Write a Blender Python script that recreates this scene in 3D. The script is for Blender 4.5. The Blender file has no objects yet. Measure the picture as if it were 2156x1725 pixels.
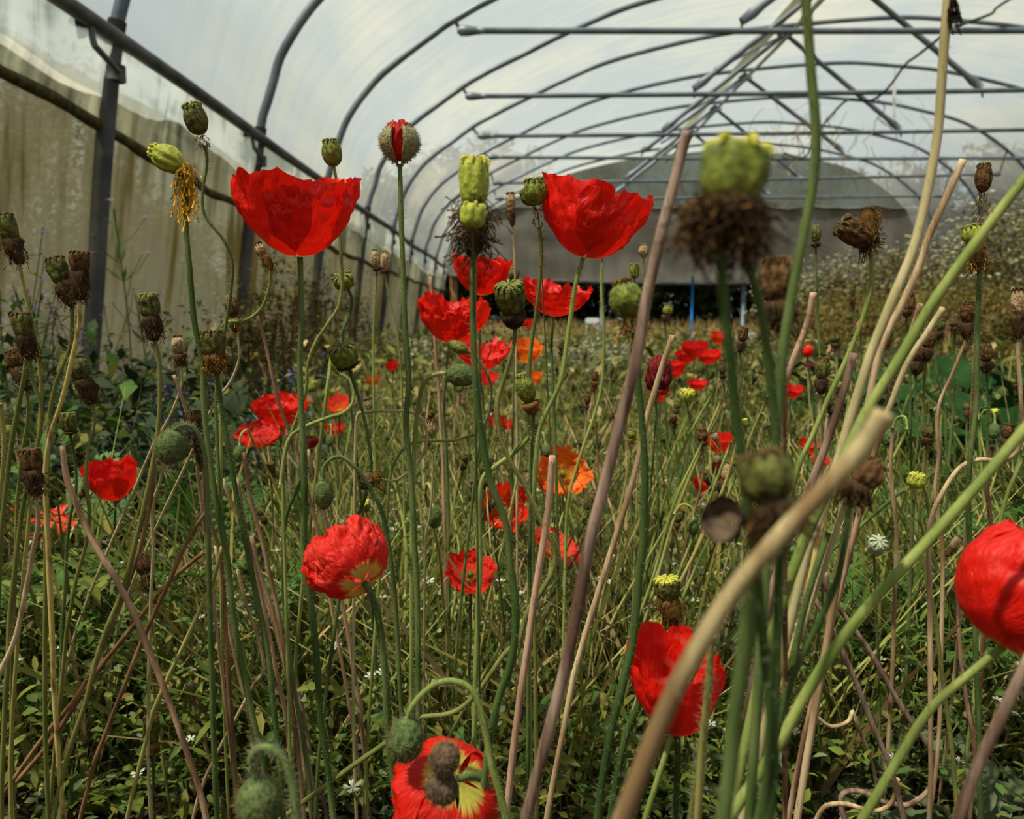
import bpy, math, random
import numpy as np
from mathutils import Vector, Matrix, noise
PI = math.pi
SC = bpy.context.scene
COL = SC.collection

# ------------------------------------------------------------------ camera
F, CX, CY, EYE = 1700.0, 1078.0, 862.5, 0.38
PITCH, YAW = math.atan(192.5 / F), math.atan(12.0 / F)
camd = bpy.data.cameras.new('camera')
camd.sensor_width = 36.0
camd.lens = F / 2156.0 * 36.0
camd.clip_start = 0.01
camd.clip_end = 300
camd.dof.use_dof = True
camd.dof.focus_distance = 0.44
camd.dof.aperture_fstop = 15.0
cam = bpy.data.objects.new('camera', camd)
COL.objects.link(cam)
cam.location = (0, 0, EYE)
cam.rotation_euler = (PI / 2 - PITCH, 0, YAW)
SC.camera = cam
CR = Matrix.Rotation(YAW, 3, 'Z') @ Matrix.Rotation(PI / 2 - PITCH, 3, 'X')

# ------------------------------------------------------------------ light
SC.view_settings.view_transform = 'Standard'
SC.view_settings.look = 'None'
SC.view_settings.exposure = 0.0
SC.view_settings.gamma = 1.0
SC.view_settings.use_curve_mapping = False
W = bpy.data.worlds.new('hazy_sky')
SC.world = W
W.use_nodes = True
wn = W.node_tree
wn.nodes.clear()
wo = wn.nodes.new('ShaderNodeOutputWorld')
wb = wn.nodes.new('ShaderNodeBackground')
wr = wn.nodes.new('ShaderNodeValToRGB')
ws = wn.nodes.new('ShaderNodeSeparateXYZ')
wt = wn.nodes.new('ShaderNodeTexCoord')
wn.links.new(wt.outputs['Generated'], ws.inputs[0])
wn.links.new(ws.outputs['Z'], wr.inputs[0])
wr.color_ramp.elements[0].position = 0.0
wr.color_ramp.elements[0].color = (.66, .70, .69, 1)
wr.color_ramp.elements[1].position = 0.7
wr.color_ramp.elements[1].color = (.50, .60, .68, 1)
wn.links.new(wr.outputs[0], wb.inputs[0])
wb.inputs[1].default_value = 0.62
wn.links.new(wb.outputs[0], wo.inputs[0])
sund = bpy.data.lights.new('sun', 'SUN')
sund.energy = 9.6
sund.angle = math.radians(2.0)
sund.color = (1.0, .88, .68)
sun = bpy.data.objects.new('sun', sund)
COL.objects.link(sun)
SDIR = Vector((-.40, -.30, .95)).normalized()      # towards the sun
sun.location = SDIR * 20
sun.rotation_euler = SDIR.to_track_quat('Z', 'Y').to_euler()


def P(px, py, Y):
    """the point of the place at pixel px, py on the plane Y metres down the tunnel"""
    d = CR @ Vector(((px - CX) / F, -(py - CY) / F, -1.0))
    return Vector((0, 0, EYE)) + d * (Y / d.y)


# ------------------------------------------------------------------ materials
MATS = {}


def mat(name, c1, c2=None, scale=60., rough=.6, bump=0., trans=0., island=.0, stretch=(1, 1, 1), tcol=None,
        spec=.3, obj=0.0, metal=0., det=3., ramp=(.35, .65), sheen=0.):
    m = bpy.data.materials.new(name)
    m.use_nodes = True
    nt = m.node_tree
    N, L = nt.nodes, nt.links
    N.clear()
    out = N.new('ShaderNodeOutputMaterial')
    b = N.new('ShaderNodeBsdfPrincipled')
    b.inputs['Roughness'].default_value = rough
    b.inputs['Specular IOR Level'].default_value = spec * .5
    b.inputs['Metallic'].default_value = metal
    if sheen:
        b.inputs['Sheen Weight'].default_value = sheen
    tc = N.new('ShaderNodeTexCoord')
    mp = N.new('ShaderNodeMapping')
    mp.inputs['Scale'].default_value = stretch
    L.new(tc.outputs['Object'], mp.inputs[0])
    nz = N.new('ShaderNodeTexNoise')
    nz.inputs['Scale'].default_value = scale
    nz.inputs['Detail'].default_value = det
    L.new(mp.outputs[0], nz.inputs['Vector'])
    c2 = c2 or c1
    rp = N.new('ShaderNodeValToRGB')
    rp.color_ramp.elements[0].position = ramp[0]
    rp.color_ramp.elements[1].position = ramp[1]
    rp.color_ramp.elements[0].color = (*c1, 1)
    rp.color_ramp.elements[1].color = (*c2, 1)
    L.new(nz.outputs[0], rp.inputs[0])
    cur = rp.outputs[0]
    if island or obj:
        hs = N.new('ShaderNodeHueSaturation')
        add = None
        src = []
        if island:
            g = N.new('ShaderNodeNewGeometry')
            src.append((g.outputs['Random Per Island'], island))
        if obj:
            g = N.new('ShaderNodeObjectInfo')
            src.append((g.outputs['Random'], obj))
        for s, k in src:
            ma = N.new('ShaderNodeMath')
            ma.operation = 'MULTIPLY_ADD'
            L.new(s, ma.inputs[0])
            ma.inputs[1].default_value = 2 * k
            if add is None:
                ma.inputs[2].default_value = 1.0 - k
            else:
                ma.inputs[1].default_value = 2 * k
                a2 = N.new('ShaderNodeMath')
                a2.operation = 'SUBTRACT'
                L.new(add, a2.inputs[0])
                a2.inputs[1].default_value = k
                L.new(a2.outputs[0], ma.inputs[2])
            add = ma.outputs[0]
        L.new(add, hs.inputs['Value'])
        h2 = N.new('ShaderNodeMath')
        h2.operation = 'MULTIPLY_ADD'
        L.new(add, h2.inputs[0])
        h2.inputs[1].default_value = -.05
        h2.inputs[2].default_value = .55
        L.new(h2.outputs[0], hs.inputs['Hue'])
        L.new(cur, hs.inputs['Color'])
        cur = hs.outputs[0]
    L.new(cur, b.inputs['Base Color'])
    if bump:
        bp = N.new('ShaderNodeBump')
        bp.inputs['Strength'].default_value = bump
        bp.inputs['Distance'].default_value = .002
        L.new(nz.outputs[0], bp.inputs['Height'])
        L.new(bp.outputs[0], b.inputs['Normal'])
    sh = b.outputs[0]
    if trans:
        t = N.new('ShaderNodeBsdfTranslucent')
        if tcol:
            t.inputs[0].default_value = (*tcol, 1)
        else:
            L.new(cur, t.inputs[0])
        mx = N.new('ShaderNodeMixShader')
        mx.inputs[0].default_value = trans
        L.new(sh, mx.inputs[1])
        L.new(t.outputs[0], mx.inputs[2])
        sh = mx.outputs[0]
    L.new(sh, out.inputs[0])
    MATS[name] = m
    return m


def petal_mat(name, rim, mid, base, blotch=.16, trans=.36):
    """colour runs from the petal's base to its rim (UV v), folds from a stretched noise"""
    m = bpy.data.materials.new(name)
    m.use_nodes = True
    nt = m.node_tree
    N, L = nt.nodes, nt.links
    N.clear()
    out = N.new('ShaderNodeOutputMaterial')
    b = N.new('ShaderNodeBsdfPrincipled')
    b.inputs['Roughness'].default_value = .42
    b.inputs['Specular IOR Level'].default_value = .45
    uv = N.new('ShaderNodeUVMap')
    sp = N.new('ShaderNodeSeparateXYZ')
    L.new(uv.outputs[0], sp.inputs[0])
    nz = N.new('ShaderNodeTexNoise')
    nz.inputs['Scale'].default_value = 1.0
    nz.inputs['Detail'].default_value = 4
    mp = N.new('ShaderNodeMapping')
    mp.inputs['Scale'].default_value = (9, 2.2, 1)
    L.new(uv.outputs[0], mp.inputs[0])
    L.new(mp.outputs[0], nz.inputs['Vector'])
    ma = N.new('ShaderNodeMath')
    ma.operation = 'MULTIPLY_ADD'
    L.new(nz.outputs[0], ma.inputs[0])
    ma.inputs[1].default_value = .22
    L.new(sp.outputs['Y'], ma.inputs[2])
    rp = N.new('ShaderNodeValToRGB')
    cr = rp.color_ramp
    cr.elements[0].position = blotch
    cr.elements[0].color = (*base, 1)
    cr.elements[1].position = min(blotch + .07, .9)
    cr.elements[1].color = (*mid, 1)
    e = cr.elements.new(.98)
    e.color = (*rim, 1)
    L.new(ma.outputs[0], rp.inputs[0])
    L.new(rp.outputs[0], b.inputs['Base Color'])
    n2 = N.new('ShaderNodeTexNoise')
    n2.inputs['Scale'].default_value = 1.0
    n2.inputs['Detail'].default_value = 6
    n2.inputs['Distortion'].default_value = 1.2
    m2 = N.new('ShaderNodeMapping')
    m2.inputs['Scale'].default_value = (22, 6, 1)
    L.new(uv.outputs[0], m2.inputs[0])
    L.new(m2.outputs[0], n2.inputs['Vector'])
    bp = N.new('ShaderNodeBump')
    bp.inputs['Strength'].default_value = .9
    bp.inputs['Distance'].default_value = .0016
    L.new(n2.outputs[0], bp.inputs['Height'])
    L.new(bp.outputs[0], b.inputs['Normal'])
    t = N.new('ShaderNodeBsdfTranslucent')
    L.new(rp.outputs[0], t.inputs[0])
    L.new(bp.outputs[0], t.inputs['Normal'])
    mx = N.new('ShaderNodeMixShader')
    mx.inputs[0].default_value = trans
    L.new(b.outputs[0], mx.inputs[1])
    L.new(t.outputs[0], mx.inputs[2])
    L.new(mx.outputs[0], out.inputs[0])
    MATS[name] = m
    return m


def film_mat(name, clear, dirt, t0, t1, scale, stretch, ramp=(.4, .65), glow=.5, fine=30., fst=None, fw=.3):
    """greenhouse film: partly clear, partly milky, with stains"""
    m = bpy.data.materials.new(name)
    m.use_nodes = True
    nt = m.node_tree
    N, L = nt.nodes, nt.links
    N.clear()
    out = N.new('ShaderNodeOutputMaterial')
    tc = N.new('ShaderNodeTexCoord')
    mp = N.new('ShaderNodeMapping')
    mp.inputs['Scale'].default_value = stretch
    L.new(tc.outputs['Object'], mp.inputs[0])
    nz = N.new('ShaderNodeTexNoise')
    nz.inputs['Scale'].default_value = scale
    nz.inputs['Detail'].default_value = 6
    nz.inputs['Roughness'].default_value = .6
    L.new(mp.outputs[0], nz.inputs['Vector'])
    nf = N.new('ShaderNodeTexNoise')
    nf.inputs['Scale'].default_value = fine
    nf.inputs['Detail'].default_value = 3
    mpf = N.new('ShaderNodeMapping')
    mpf.inputs['Scale'].default_value = fst or stretch
    L.new(tc.outputs['Object'], mpf.inputs[0])
    L.new(mpf.outputs[0], nf.inputs['Vector'])
    rp = N.new('ShaderNodeValToRGB')
    rp.color_ramp.elements[0].position = ramp[0]
    rp.color_ramp.elements[0].color = (0, 0, 0, 1)
    rp.color_ramp.elements[1].position = ramp[1]
    rp.color_ramp.elements[1].color = (1, 1, 1, 1)
    av = N.new('ShaderNodeMix')
    av.inputs[0].default_value = fw
    L.new(nz.outputs[0], av.inputs['A'])
    L.new(nf.outputs[0], av.inputs['B'])
    L.new(av.outputs[0], rp.inputs[0])
    cm = N.new('ShaderNodeMix')
    cm.data_type = 'RGBA'
    cm.inputs['A'].default_value = (*clear, 1)
    cm.inputs['B'].default_value = (*dirt, 1)
    L.new(rp.outputs[0], cm.inputs['Factor'])
    fm = N.new('ShaderNodeMapRange')
    fm.inputs['To Min'].default_value = t0
    fm.inputs['To Max'].default_value = t1
    L.new(rp.outputs[0], fm.inputs['Value'])
    tp = N.new('ShaderNodeBsdfTransparent')
    L.new(cm.outputs['Result'], tp.inputs[0])
    df = N.new('ShaderNodeBsdfDiffuse')
    L.new(cm.outputs['Result'], df.inputs[0])
    tl = N.new('ShaderNodeBsdfTranslucent')
    L.new(cm.outputs['Result'], tl.inputs[0])
    bp = N.new('ShaderNodeBump')
    bp.inputs['Strength'].default_value = .4
    bp.inputs['Distance'].default_value = .02
    L.new(nz.outputs[0], bp.inputs['Height'])
    L.new(bp.outputs[0], tl.inputs['Normal'])
    L.new(bp.outputs[0], df.inputs['Normal'])
    m1 = N.new('ShaderNodeMixShader')
    m1.inputs[0].default_value = glow
    L.new(df.outputs[0], m1.inputs[1])
    L.new(tl.outputs[0], m1.inputs[2])
    m2 = N.new('ShaderNodeMixShader')
    L.new(fm.outputs[0], m2.inputs[0])
    L.new(tp.outputs[0], m2.inputs[1])
    L.new(m1.outputs[0], m2.inputs[2])
    L.new(m2.outputs[0], out.inputs[0])
    MATS[name] = m
    return m


# stems
mat('st_green', (.055, .10, .024), (.15, .20, .065), 90, .55, .3, .12, stretch=(1, 1, .25), det=7., ramp=(.40, .60))
mat('st_dark', (.035, .072, .018), (.08, .125, .035), 90, .55, .3, .1, stretch=(1, 1, .25))
mat('st_lime', (.20, .26, .06), (.34, .38, .11), 110, .5, .3, .15, stretch=(1, 1, .2), det=7., ramp=(.40, .60))
mat('st_olive', (.13, .15, .035), (.24, .23, .07), 110, .6, .3, .1, stretch=(1, 1, .2))
mat('st_yellow', (.30, .27, .07), (.42, .38, .13), 110, .6, .3, .1, stretch=(1, 1, .2))
mat('st_tan', (.27, .165, .085), (.56, .42, .25), 140, .75, .5, stretch=(1, 1, .12), det=7., ramp=(.40, .60))
mat('st_pale', (.34, .29, .14), (.50, .42, .23), 140, .7, .4, stretch=(1, 1, .12), det=7., ramp=(.40, .60))
mat('st_pink', (.22, .115, .07), (.50, .32, .215), 140, .75, .6, stretch=(1, 1, .12), det=7., ramp=(.40, .60))
mat('st_brown', (.14, .075, .035), (.28, .16, .075), 140, .8, .6, stretch=(1, 1, .12), det=7., ramp=(.40, .60))
mat('st_fore', (.20, .125, .06), (.44, .35, .18), 120, .75, .5, stretch=(1, 1, .15), det=7., ramp=(.40, .60))
mat('st_mauve', (.11, .06, .042), (.32, .22, .17), 160, .85, .7, stretch=(1, 1, .12), det=7., ramp=(.40, .60))
mat('st_spot', (.16, .07, .02), (.50, .40, .13), 160, .75, .5, stretch=(1, 1, .3), ramp=(.35, .5))
mat('hair', (.35, .36, .22), (.35, .36, .22), rough=.6, trans=.4)
mat('hair_brown', (.30, .19, .09), (.30, .19, .09), rough=.6, trans=.4)
# heads
mat('cap_green', (.07, .095, .014), (.20, .22, .035), 350, .5, .5)
mat('cap_dark', (.03, .034, .008), (.12, .12, .025), 350, .6, .6)
mat('cap_brown', (.035, .016, .006), (.14, .07, .024), 350, .75, .8)
mat('cap_tan', (.22, .14, .07), (.42, .30, .17), 350, .75, .8)
mat('cap_yellow', (.20, .24, .03), (.40, .42, .06), 350, .5, .5)
mat('cap_glauc', (.28, .33, .22), (.42, .46, .33), 350, .5, .4)
mat('crown_yellow', (.42, .40, .04), (.65, .60, .10), 300, .7, .8, .2)
mat('crown_brown', (.04, .025, .01), (.14, .09, .03), 300, .8, .8)
mat('crown_olive', (.09, .11, .03), (.22, .22, .06), 300, .7, .8)
mat('thr_dark', (.022, .013, .006), (.07, .04, .015), 200, .9, island=.5)
mat('thr_brown', (.09, .045, .012), (.24, .13, .03), 200, .9, trans=.2, island=.5)
mat('thr_gold', (.55, .33, .02), (.75, .48, .05), 200, .7, trans=.35, island=.4)
mat('bud', (.05, .085, .028), (.12, .16, .055), 420, .7, .7)
mat('bud_tan', (.16, .15, .07), (.33, .29, .16), 420, .7, .7)
mat('bud_red', (.72, .01, .006), (.80, .02, .01), 200, .5, .8, .2)
mat('bud_pink', (.70, .14, .10), (.70, .3, .22), 200, .5, .8, .2)
mat('bud_maroon', (.12, .006, .006), (.26, .01, .008), 200, .6, .8, .2)
mat('bud_umber', (.05, .032, .022), (.13, .085, .055), 420, .8, .8)
petal_mat('pet_red', (.80, .012, .004), (.74, .008, .003), (.75, .62, .05), .13)
petal_mat('pet_redy', (.80, .02, .006), (.76, .012, .004), (.78, .72, .12), .27)
petal_mat('pet_orange', (.88, .15, .008), (.90, .30, .012), (.85, .60, .03), .30)
petal_mat('pet_orred', (.80, .03, .006), (.84, .10, .01), (.85, .60, .03), .24)
petal_mat('pet_maroon', (.16, .006, .006), (.28, .005, .004), (.3, .02, .01), .05, .3)
petal_mat('pet_pink', (.72, .22, .16), (.70, .12, .08), (.6, .3, .1), .1)
# plants
mat('leaf_near', (.06, .095, .014), (.17, .21, .04), 30, .5, 0, .3, island=.45, obj=.15)
mat('leaf_field', (.055, .07, .013), (.15, .15, .03), 3, .55, 0, .3, island=.5)
mat('grass', (.09, .095, .018), (.25, .23, .05), 3, .6, 0, .25, island=.5)
mat('straw', (.30, .21, .09), (.45, .33, .16), 3, .8, 0, .15, island=.4)
mat('leaf_dark', (.014, .03, .009), (.035, .055, .015), 6, .6, 0, .2, island=.5)  # by the left wall this dark leaf colour carries the wall's shade
mat('leaf_feather', (.04, .10, .018), (.11, .19, .04), 20, .5, 0, .3, island=.3)
mat('leaf_grey', (.10, .14, .07), (.17, .20, .11), 20, .6, 0, .25, island=.3)
mat('leaf_squash', (.010, .036, .010), (.026, .065, .018), 8, .8, .4, .12, island=.35, spec=.05)
mat('leaf_bush', (.07, .07, .014), (.19, .155, .04), 5, .6, 0, .25, island=.5)
mat('leaf_golden', (.09, .075, .018), (.19, .14, .03), 5, .6, 0, .3, island=.5)
mat('leaf_hedge', (.008, .016, .006), (.02, .034, .011), 2, .7, 0, .15, island=.5)
mat('petal_white', (.62, .62, .52), (.8, .8, .7), 60, .6, 0, .4, island=.2)
mat('petal_cream', (.36, .35, .22), (.60, .58, .42), 60, .7, 0, .3, island=.4)
mat('petal_violet', (.10, .07, .30), (.22, .16, .50), 60, .6, 0, .35, island=.4)
mat('petal_lilac', (.30, .18, .36), (.45, .30, .50), 60, .6, 0, .35, island=.4)
mat('umbel', (.45, .33, .03), (.6, .45, .05), 60, .7, 0, .3)
mat('soil', (.020, .014, .009), (.07, .045, .025), 12, .95, 1.0, det=8)
mat('soil_dry', (.16, .12, .06), (.28, .21, .11), 2, .95, .5, det=8)
# building
mat('steel', (.10, .118, .145), (.17, .19, .225), 6, .45, .05, spec=.5, metal=.35)
mat('steel_dark', (.055, .056, .064), (.12, .118, .12), 9, .6, .1, spec=.4, metal=.2)
mat('steel_pale', (.30, .29, .27), (.42, .41, .39), 9, .6, .1)
mat('rust', (.06, .035, .02), (.16, .10, .06), 60, .85, .3)
mat('cable', (.02, .02, .024), (.03, .03, .035), 10, .5)
mat('twine', (.20, .13, .08), (.32, .24, .16), 20, .8)
mat('plastic_blue', (.01, .16, .50), (.02, .20, .55), 10, .4)
mat('plastic_white', (.7, .72, .74), (.75, .77, .78), 10, .4)
mat('wood', (.20, .10, .04), (.34, .18, .08), 8, .7, stretch=(1, 1, .1))
mat('curtain_grey', (.125, .115, .10), (.20, .185, .165), 2.0, .75, .6, .25, stretch=(1.5, 1, .5))
mat('algae', (.035, .03, .012), (.10, .085, .035), 40, .95, 1.0)
film_mat('film_roof', (.76, .85, .89), (.70, .72, .62), .26, .52, .9, (.6, .35, 1), ramp=(.46, .68), glow=.62, fine=2.0, fst=(.5, 5.5, .5), fw=.22)
film_mat('film_side', (.86, .88, .84), (.36, .40, .38), .50, .80, 1.5, (1, .6, 1.6), ramp=(.46, .53), glow=.75, fine=3., fst=(1, 9, .4), fw=.2)
film_mat('film_wall', (.56, .58, .43), (.10, .085, .03), .17, .80, 1.5, (1, 1.1, .35), ramp=(.42, .57), glow=.5, fine=4., fst=(1, 2.8, .25), fw=.38)
film_mat('film_gable', (.34, .40, .40), (.16, .17, .14), .86, .96, 1.1, (1, 1, .7), ramp=(.35, .65), glow=.55)


# ------------------------------------------------------------------ mesh helpers
def tag(o, label=None, cat=None, group=None, kind=None):
    if label:
        o['label'] = label
    if cat:
        o['category'] = cat
    if group:
        o['group'] = group
    if kind:
        o['kind'] = kind
    return o


def empty(name, loc):
    o = bpy.data.objects.new(name, None)
    o.empty_display_size = .02
    COL.objects.link(o)
    o.location = loc
    return o


class MB:
    def __init__(s):
        s.v, s.f, s.mi, s.uv = [], [], [], []

    def add(s, vs, fs, mi=0, uvs=None):
        n = len(s.v)
        s.v.extend(vs)
        for f in fs:
            s.f.append(tuple(i + n for i in f))
            s.mi.append(mi)
        s.uv.extend(uvs if uvs is not None else [(0, 0)] * len(vs))

    def build(s, name, mats, parent=None, smooth=True, off=None, uv=False):
        if off is None:
            off = parent.location if parent is not None else Vector((0, 0, 0))
        me = bpy.data.meshes.new(name)
        me.from_pydata([(v[0] - off[0], v[1] - off[1], v[2] - off[2]) for v in s.v], [], s.f)
        if isinstance(mats, str):
            mats = [mats]
        for m in mats:
            me.materials.append(MATS[m])
        me.polygons.foreach_set('material_index', s.mi)
        if smooth:
            me.polygons.foreach_set('use_smooth', [True] * len(s.f))
        if uv:
            lay = me.uv_layers.new(name='UVMap')
            li = np.empty(len(me.loops), dtype=np.int32)
            me.loops.foreach_get('vertex_index', li)
            a = np.array(s.uv, dtype=np.float32)[li]
            lay.data.foreach_set('uv', a.ravel())
        me.update()
        o = bpy.data.objects.new(name, me)
        COL.objects.link(o)
        if parent is not None:
            o.parent = parent
        return o


def big(name, V, Fq, mats, parent=None, mi=None, smooth=False):
    """fast build of a large mesh of equal-arity faces (numpy arrays)"""
    me = bpy.data.meshes.new(name)
    V = np.asarray(V, dtype=np.float32)
    Fq = np.asarray(Fq, dtype=np.int32)
    me.vertices.add(len(V))
    me.vertices.foreach_set('co', V.ravel())
    k = Fq.shape[1]
    me.loops.add(Fq.size)
    me.loops.foreach_set('vertex_index', Fq.ravel())
    me.polygons.add(len(Fq))
    me.polygons.foreach_set('loop_start', np.arange(0, Fq.size, k, dtype=np.int32))
    me.polygons.foreach_set('loop_total', np.full(len(Fq), k, dtype=np.int32))
    if isinstance(mats, str):
        mats = [mats]
    for m in mats:
        me.materials.append(MATS[m])
    if mi is not None:
        me.polygons.foreach_set('material_index', np.asarray(mi, dtype=np.int32))
    if smooth:
        me.polygons.foreach_set('use_smooth', np.ones(len(Fq), dtype=bool))
    me.update(calc_edges=True)
    me.validate()
    o = bpy.data.objects.new(name, me)
    COL.objects.link(o)
    if parent is not None:
        o.parent = parent
    return o


def spline(pts, n=6):
    pts = [Vector(p) for p in pts]
    if len(pts) < 3:
        return [pts[0].lerp(pts[-1], i / n) for i in range(n + 1)]
    out = []
    for i in range(len(pts) - 1):
        p0 = pts[i - 1] if i else pts[0] * 2 - pts[1]
        p1, p2 = pts[i], pts[i + 1]
        p3 = pts[i + 2] if i + 2 < len(pts) else p2 * 2 - p1
        for k in range(n):
            t = k / n
            out.append(.5 * ((2 * p1) + (p2 - p0) * t + (2 * p0 - 5 * p1 + 4 * p2 - p3) * t * t
                             + (3 * p1 - p0 - 3 * p2 + p3) * t ** 3))
    out.append(pts[-1])
    return out


def frames(path):
    ts = []
    for i in range(len(path)):
        a = path[max(0, i - 1)]
        b = path[min(len(path) - 1, i + 1)]
        d = (b - a)
        ts.append(d.normalized() if d.length > 1e-9 else (ts[-1] if ts else Vector((0, 0, 1))))
    n = ts[0].orthogonal().normalized()
    out = []
    for t in ts:
        n = (n - t * n.dot(t))
        n = n.normalized() if n.length > 1e-6 else t.orthogonal().normalized()
        out.append((t, n, t.cross(n)))
    return out


def tube(mb, path, rad, sides=8, mi=0, cap=True, hollow=False):
    fr = frames(path)
    m = len(path)
    rs = rad if isinstance(rad, (list, tuple)) else [rad] * m
    vs = []
    for p, (t, n, b), r in zip(path, fr, rs):
        for k in range(sides):
            a = 2 * PI * k / sides
            vs.append(p + (n * math.cos(a) + b * math.sin(a)) * r)
    fs = []
    for i in range(m - 1):
        for k in range(sides):
            k2 = (k + 1) % sides
            fs.append((i * sides + k, i * sides + k2, (i + 1) * sides + k2, (i + 1) * sides + k))
    if cap:
        if hollow:      # a cut, hollow top end: inner wall going down
            t = fr[0][0]
            base = len(vs)
            for q, dd in ((.62, 0), (.55, 3.0)):
                for k in range(sides):
                    a = 2 * PI * k / sides
                    vs.append(path[0] + (fr[0][1] * math.cos(a) + fr[0][2] * math.sin(a)) * rs[0] * q + t * rs[0] * dd)
            for k in range(sides):
                k2 = (k + 1) % sides
                fs.append((k2, k, base + k, base + k2))
                fs.append((base + k2, base + k, base + sides + k, base + sides + k2))
            fs.append(tuple(base + sides + k for k in range(sides)))
        else:
            fs.append(tuple(range(sides)))
        fs.append(tuple(reversed(range((m - 1) * sides, m * sides))))
    mb.add(vs, fs, mi)
    return fr


def hairs(mb, path, fr, rads, n, length, mi, rng, wid=.00011, lo=0., hi=1.):
    m = len(path)
    for _ in range(n):
        x = rng.uniform(lo, hi) * (m - 1.001)
        i = int(x)
        f = x - i
        p = path[i].lerp(path[i + 1], f)
        t, nn, b = fr[i]
        a = rng.uniform(0, 2 * PI)
        d = nn * math.cos(a) + b * math.sin(a)
        r = rads[i]
        q = p + d * r * .95
        dr = (d + t * rng.uniform(-.45, .25)).normalized()
        L = length * rng.uniform(.5, 1.2)
        s = dr.cross(t).normalized() * wid
        s2 = dr.cross(s).normalized() * wid
        mb.add([q + s, q - s, q + s2, q + dr * L], [(0, 1, 3), (1, 2, 3), (2, 0, 3)], mi)


# templates for mass planting -------------------------------------------------
def leaf_tmpl(L=1., w=.3, fold=.15, curl=.2, oval=True):
    """a folded, curled blade: 7 verts, 4 quads (as 2 quads a side)"""
    V = [(0, 0, 0), (-w * .5, .38 * L, fold * w), (0, .36 * L, 0), (w * .5, .38 * L, fold * w),
         (-w * .36, .75 * L, fold * w - curl * .4), (0, .75 * L, -curl * .4), (w * .36, .75 * L, fold * w - curl * .4),
         (0, L, -curl)]
    Fq = [(0, 2, 2, 1), (0, 3, 3, 2), (1, 2, 5, 4), (2, 3, 6, 5), (4, 5, 7, 7), (5, 6, 7, 7)]
    tri = []
    for f in Fq:
        g = list(dict.fromkeys(f))
        if len(g) == 3:
            tri.append(tuple(g))
        else:
            tri.append((g[0], g[1], g[2]))
            tri.append((g[0], g[2], g[3]))
    return np.array(V, dtype=np.float32), np.array(tri, dtype=np.int32)


def diamond_tmpl(w=.35, curl=.15):
    V = [(0, 0, 0), (-w * .5, .5, .04), (w * .5, .5, .04), (0, 1, -curl)]
    return np.array(V, dtype=np.float32), np.array([(0, 2, 1), (1, 2, 3)], dtype=np.int32)


def blade_tmpl(w=.02, bend=.25, n=3):
    V, T = [], []
    for i in range(n + 1):
        t = i / n
        ww = w * (1 - t * .8) * .5
        V += [(-ww, bend * t * t, t), (ww, bend * t * t, t)]
    for i in range(n):
        a = 2 * i
        T += [(a, a + 1, a + 3), (a, a + 3, a + 2)]
    return np.array(V, dtype=np.float32), np.array(T, dtype=np.int32)


def feather_tmpl(n=6, seed=0):
    """a deeply cut leaf: rachis with paired lobes"""
    rg = np.random.RandomState(seed)
    V, T = [], []

    def strip(p, d, L, w):
        p, d = np.array(p, float), np.array(d, float)
        d /= np.linalg.norm(d)
        s = np.cross(d, (0, 0, 1))
        s /= np.linalg.norm(s) + 1e-9
        b = len(V)
        V.extend([tuple(p - s * w * .3), tuple(p + s * w * .3), tuple(p + d * L * .5 - s * w + (0, 0, .02)),
                  tuple(p + d * L * .5 + s * w + (0, 0, .02)), tuple(p + d * L - np.array((0, 0, .05)))])
        T.extend([(b, b + 1, b + 3), (b, b + 3, b + 2), (b + 2, b + 3, b + 4)])
    strip((0, 0, 0), (0, 1, 0), 1., .02)
    for i in range(n):
        t = .22 + .7 * i / n
        L = .42 * math.sin(PI * (t * .85 + .12)) + .06
        z = -.25 * t * t * .3
        for sg in (-1, 1):
            d = (sg * .8, .6 + .3 * t, .1)
            strip((0, t, z), d, L, .035)
            for q in (.45, .7):
                dd = np.array(d) / np.linalg.norm(d)
                pp = np.array((0, t, z)) + dd * L * q
                for s2 in (-1, 1):
                    strip(pp, (dd[0] + s2 * dd[1] * .7 * sg * 0 + s2 * .35 * -dd[1], dd[1] + s2 * .35 * dd[0], .05), L * .38, .02)
    return np.array(V, dtype=np.float32), np.array(T, dtype=np.int32)


def rots(rg, n, tilt0, tilt1, yaw=None):
    """n matrices: blade along its tilt above the ground, any heading"""
    yaw = rg.uniform(0, 2 * PI, n) if yaw is None else yaw
    ti = rg.uniform(tilt0, tilt1, n)
    ro = rg.uniform(-.7, .7, n)
    cy, sy, ct, st = np.cos(yaw), np.sin(yaw), np.cos(ti), np.sin(ti)
    cr, sr = np.cos(ro), np.sin(ro)
    Z = np.zeros(n)
    O = np.ones(n)
    Rz = np.stack([cy, -sy, Z, sy, cy, Z, Z, Z, O], 1).reshape(n, 3, 3)
    Rx = np.stack([O, Z, Z, Z, ct, -st, Z, st, ct], 1).reshape(n, 3, 3)
    Ry = np.stack([cr, Z, sr, Z, O, Z, -sr, Z, cr], 1).reshape(n, 3, 3)
    return Rz @ Rx @ Ry


def stamp(tm, R, S, O):
    V, T = tm
    n = len(O)
    S = np.asarray(S)
    if S.ndim == 1:
        S = S[:, None, None]
    else:
        S = S[:, None, :]
    vv = np.einsum('nij,nkj->nki', R, V[None] * S) + np.asarray(O)[:, None, :]
    ff = T[None] + (np.arange(n) * len(V))[:, None, None]
    return vv.reshape(-1, 3), ff.reshape(-1, 3)


def merge(parts):
    V, T, M = [], [], []
    n = 0
    for (v, t), mi in parts:
        V.append(v)
        T.append(t + n)
        M.append(np.full(len(t), mi))
        n += len(v)
    return np.concatenate(V), np.concatenate(T), np.concatenate(M)


def copy_tree(o, parent=None):
    c = o.copy()
    COL.objects.link(c)
    if parent is not None:
        c.parent = parent
    for ch in list(o.children):
        copy_tree(ch, c)
    return c

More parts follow.
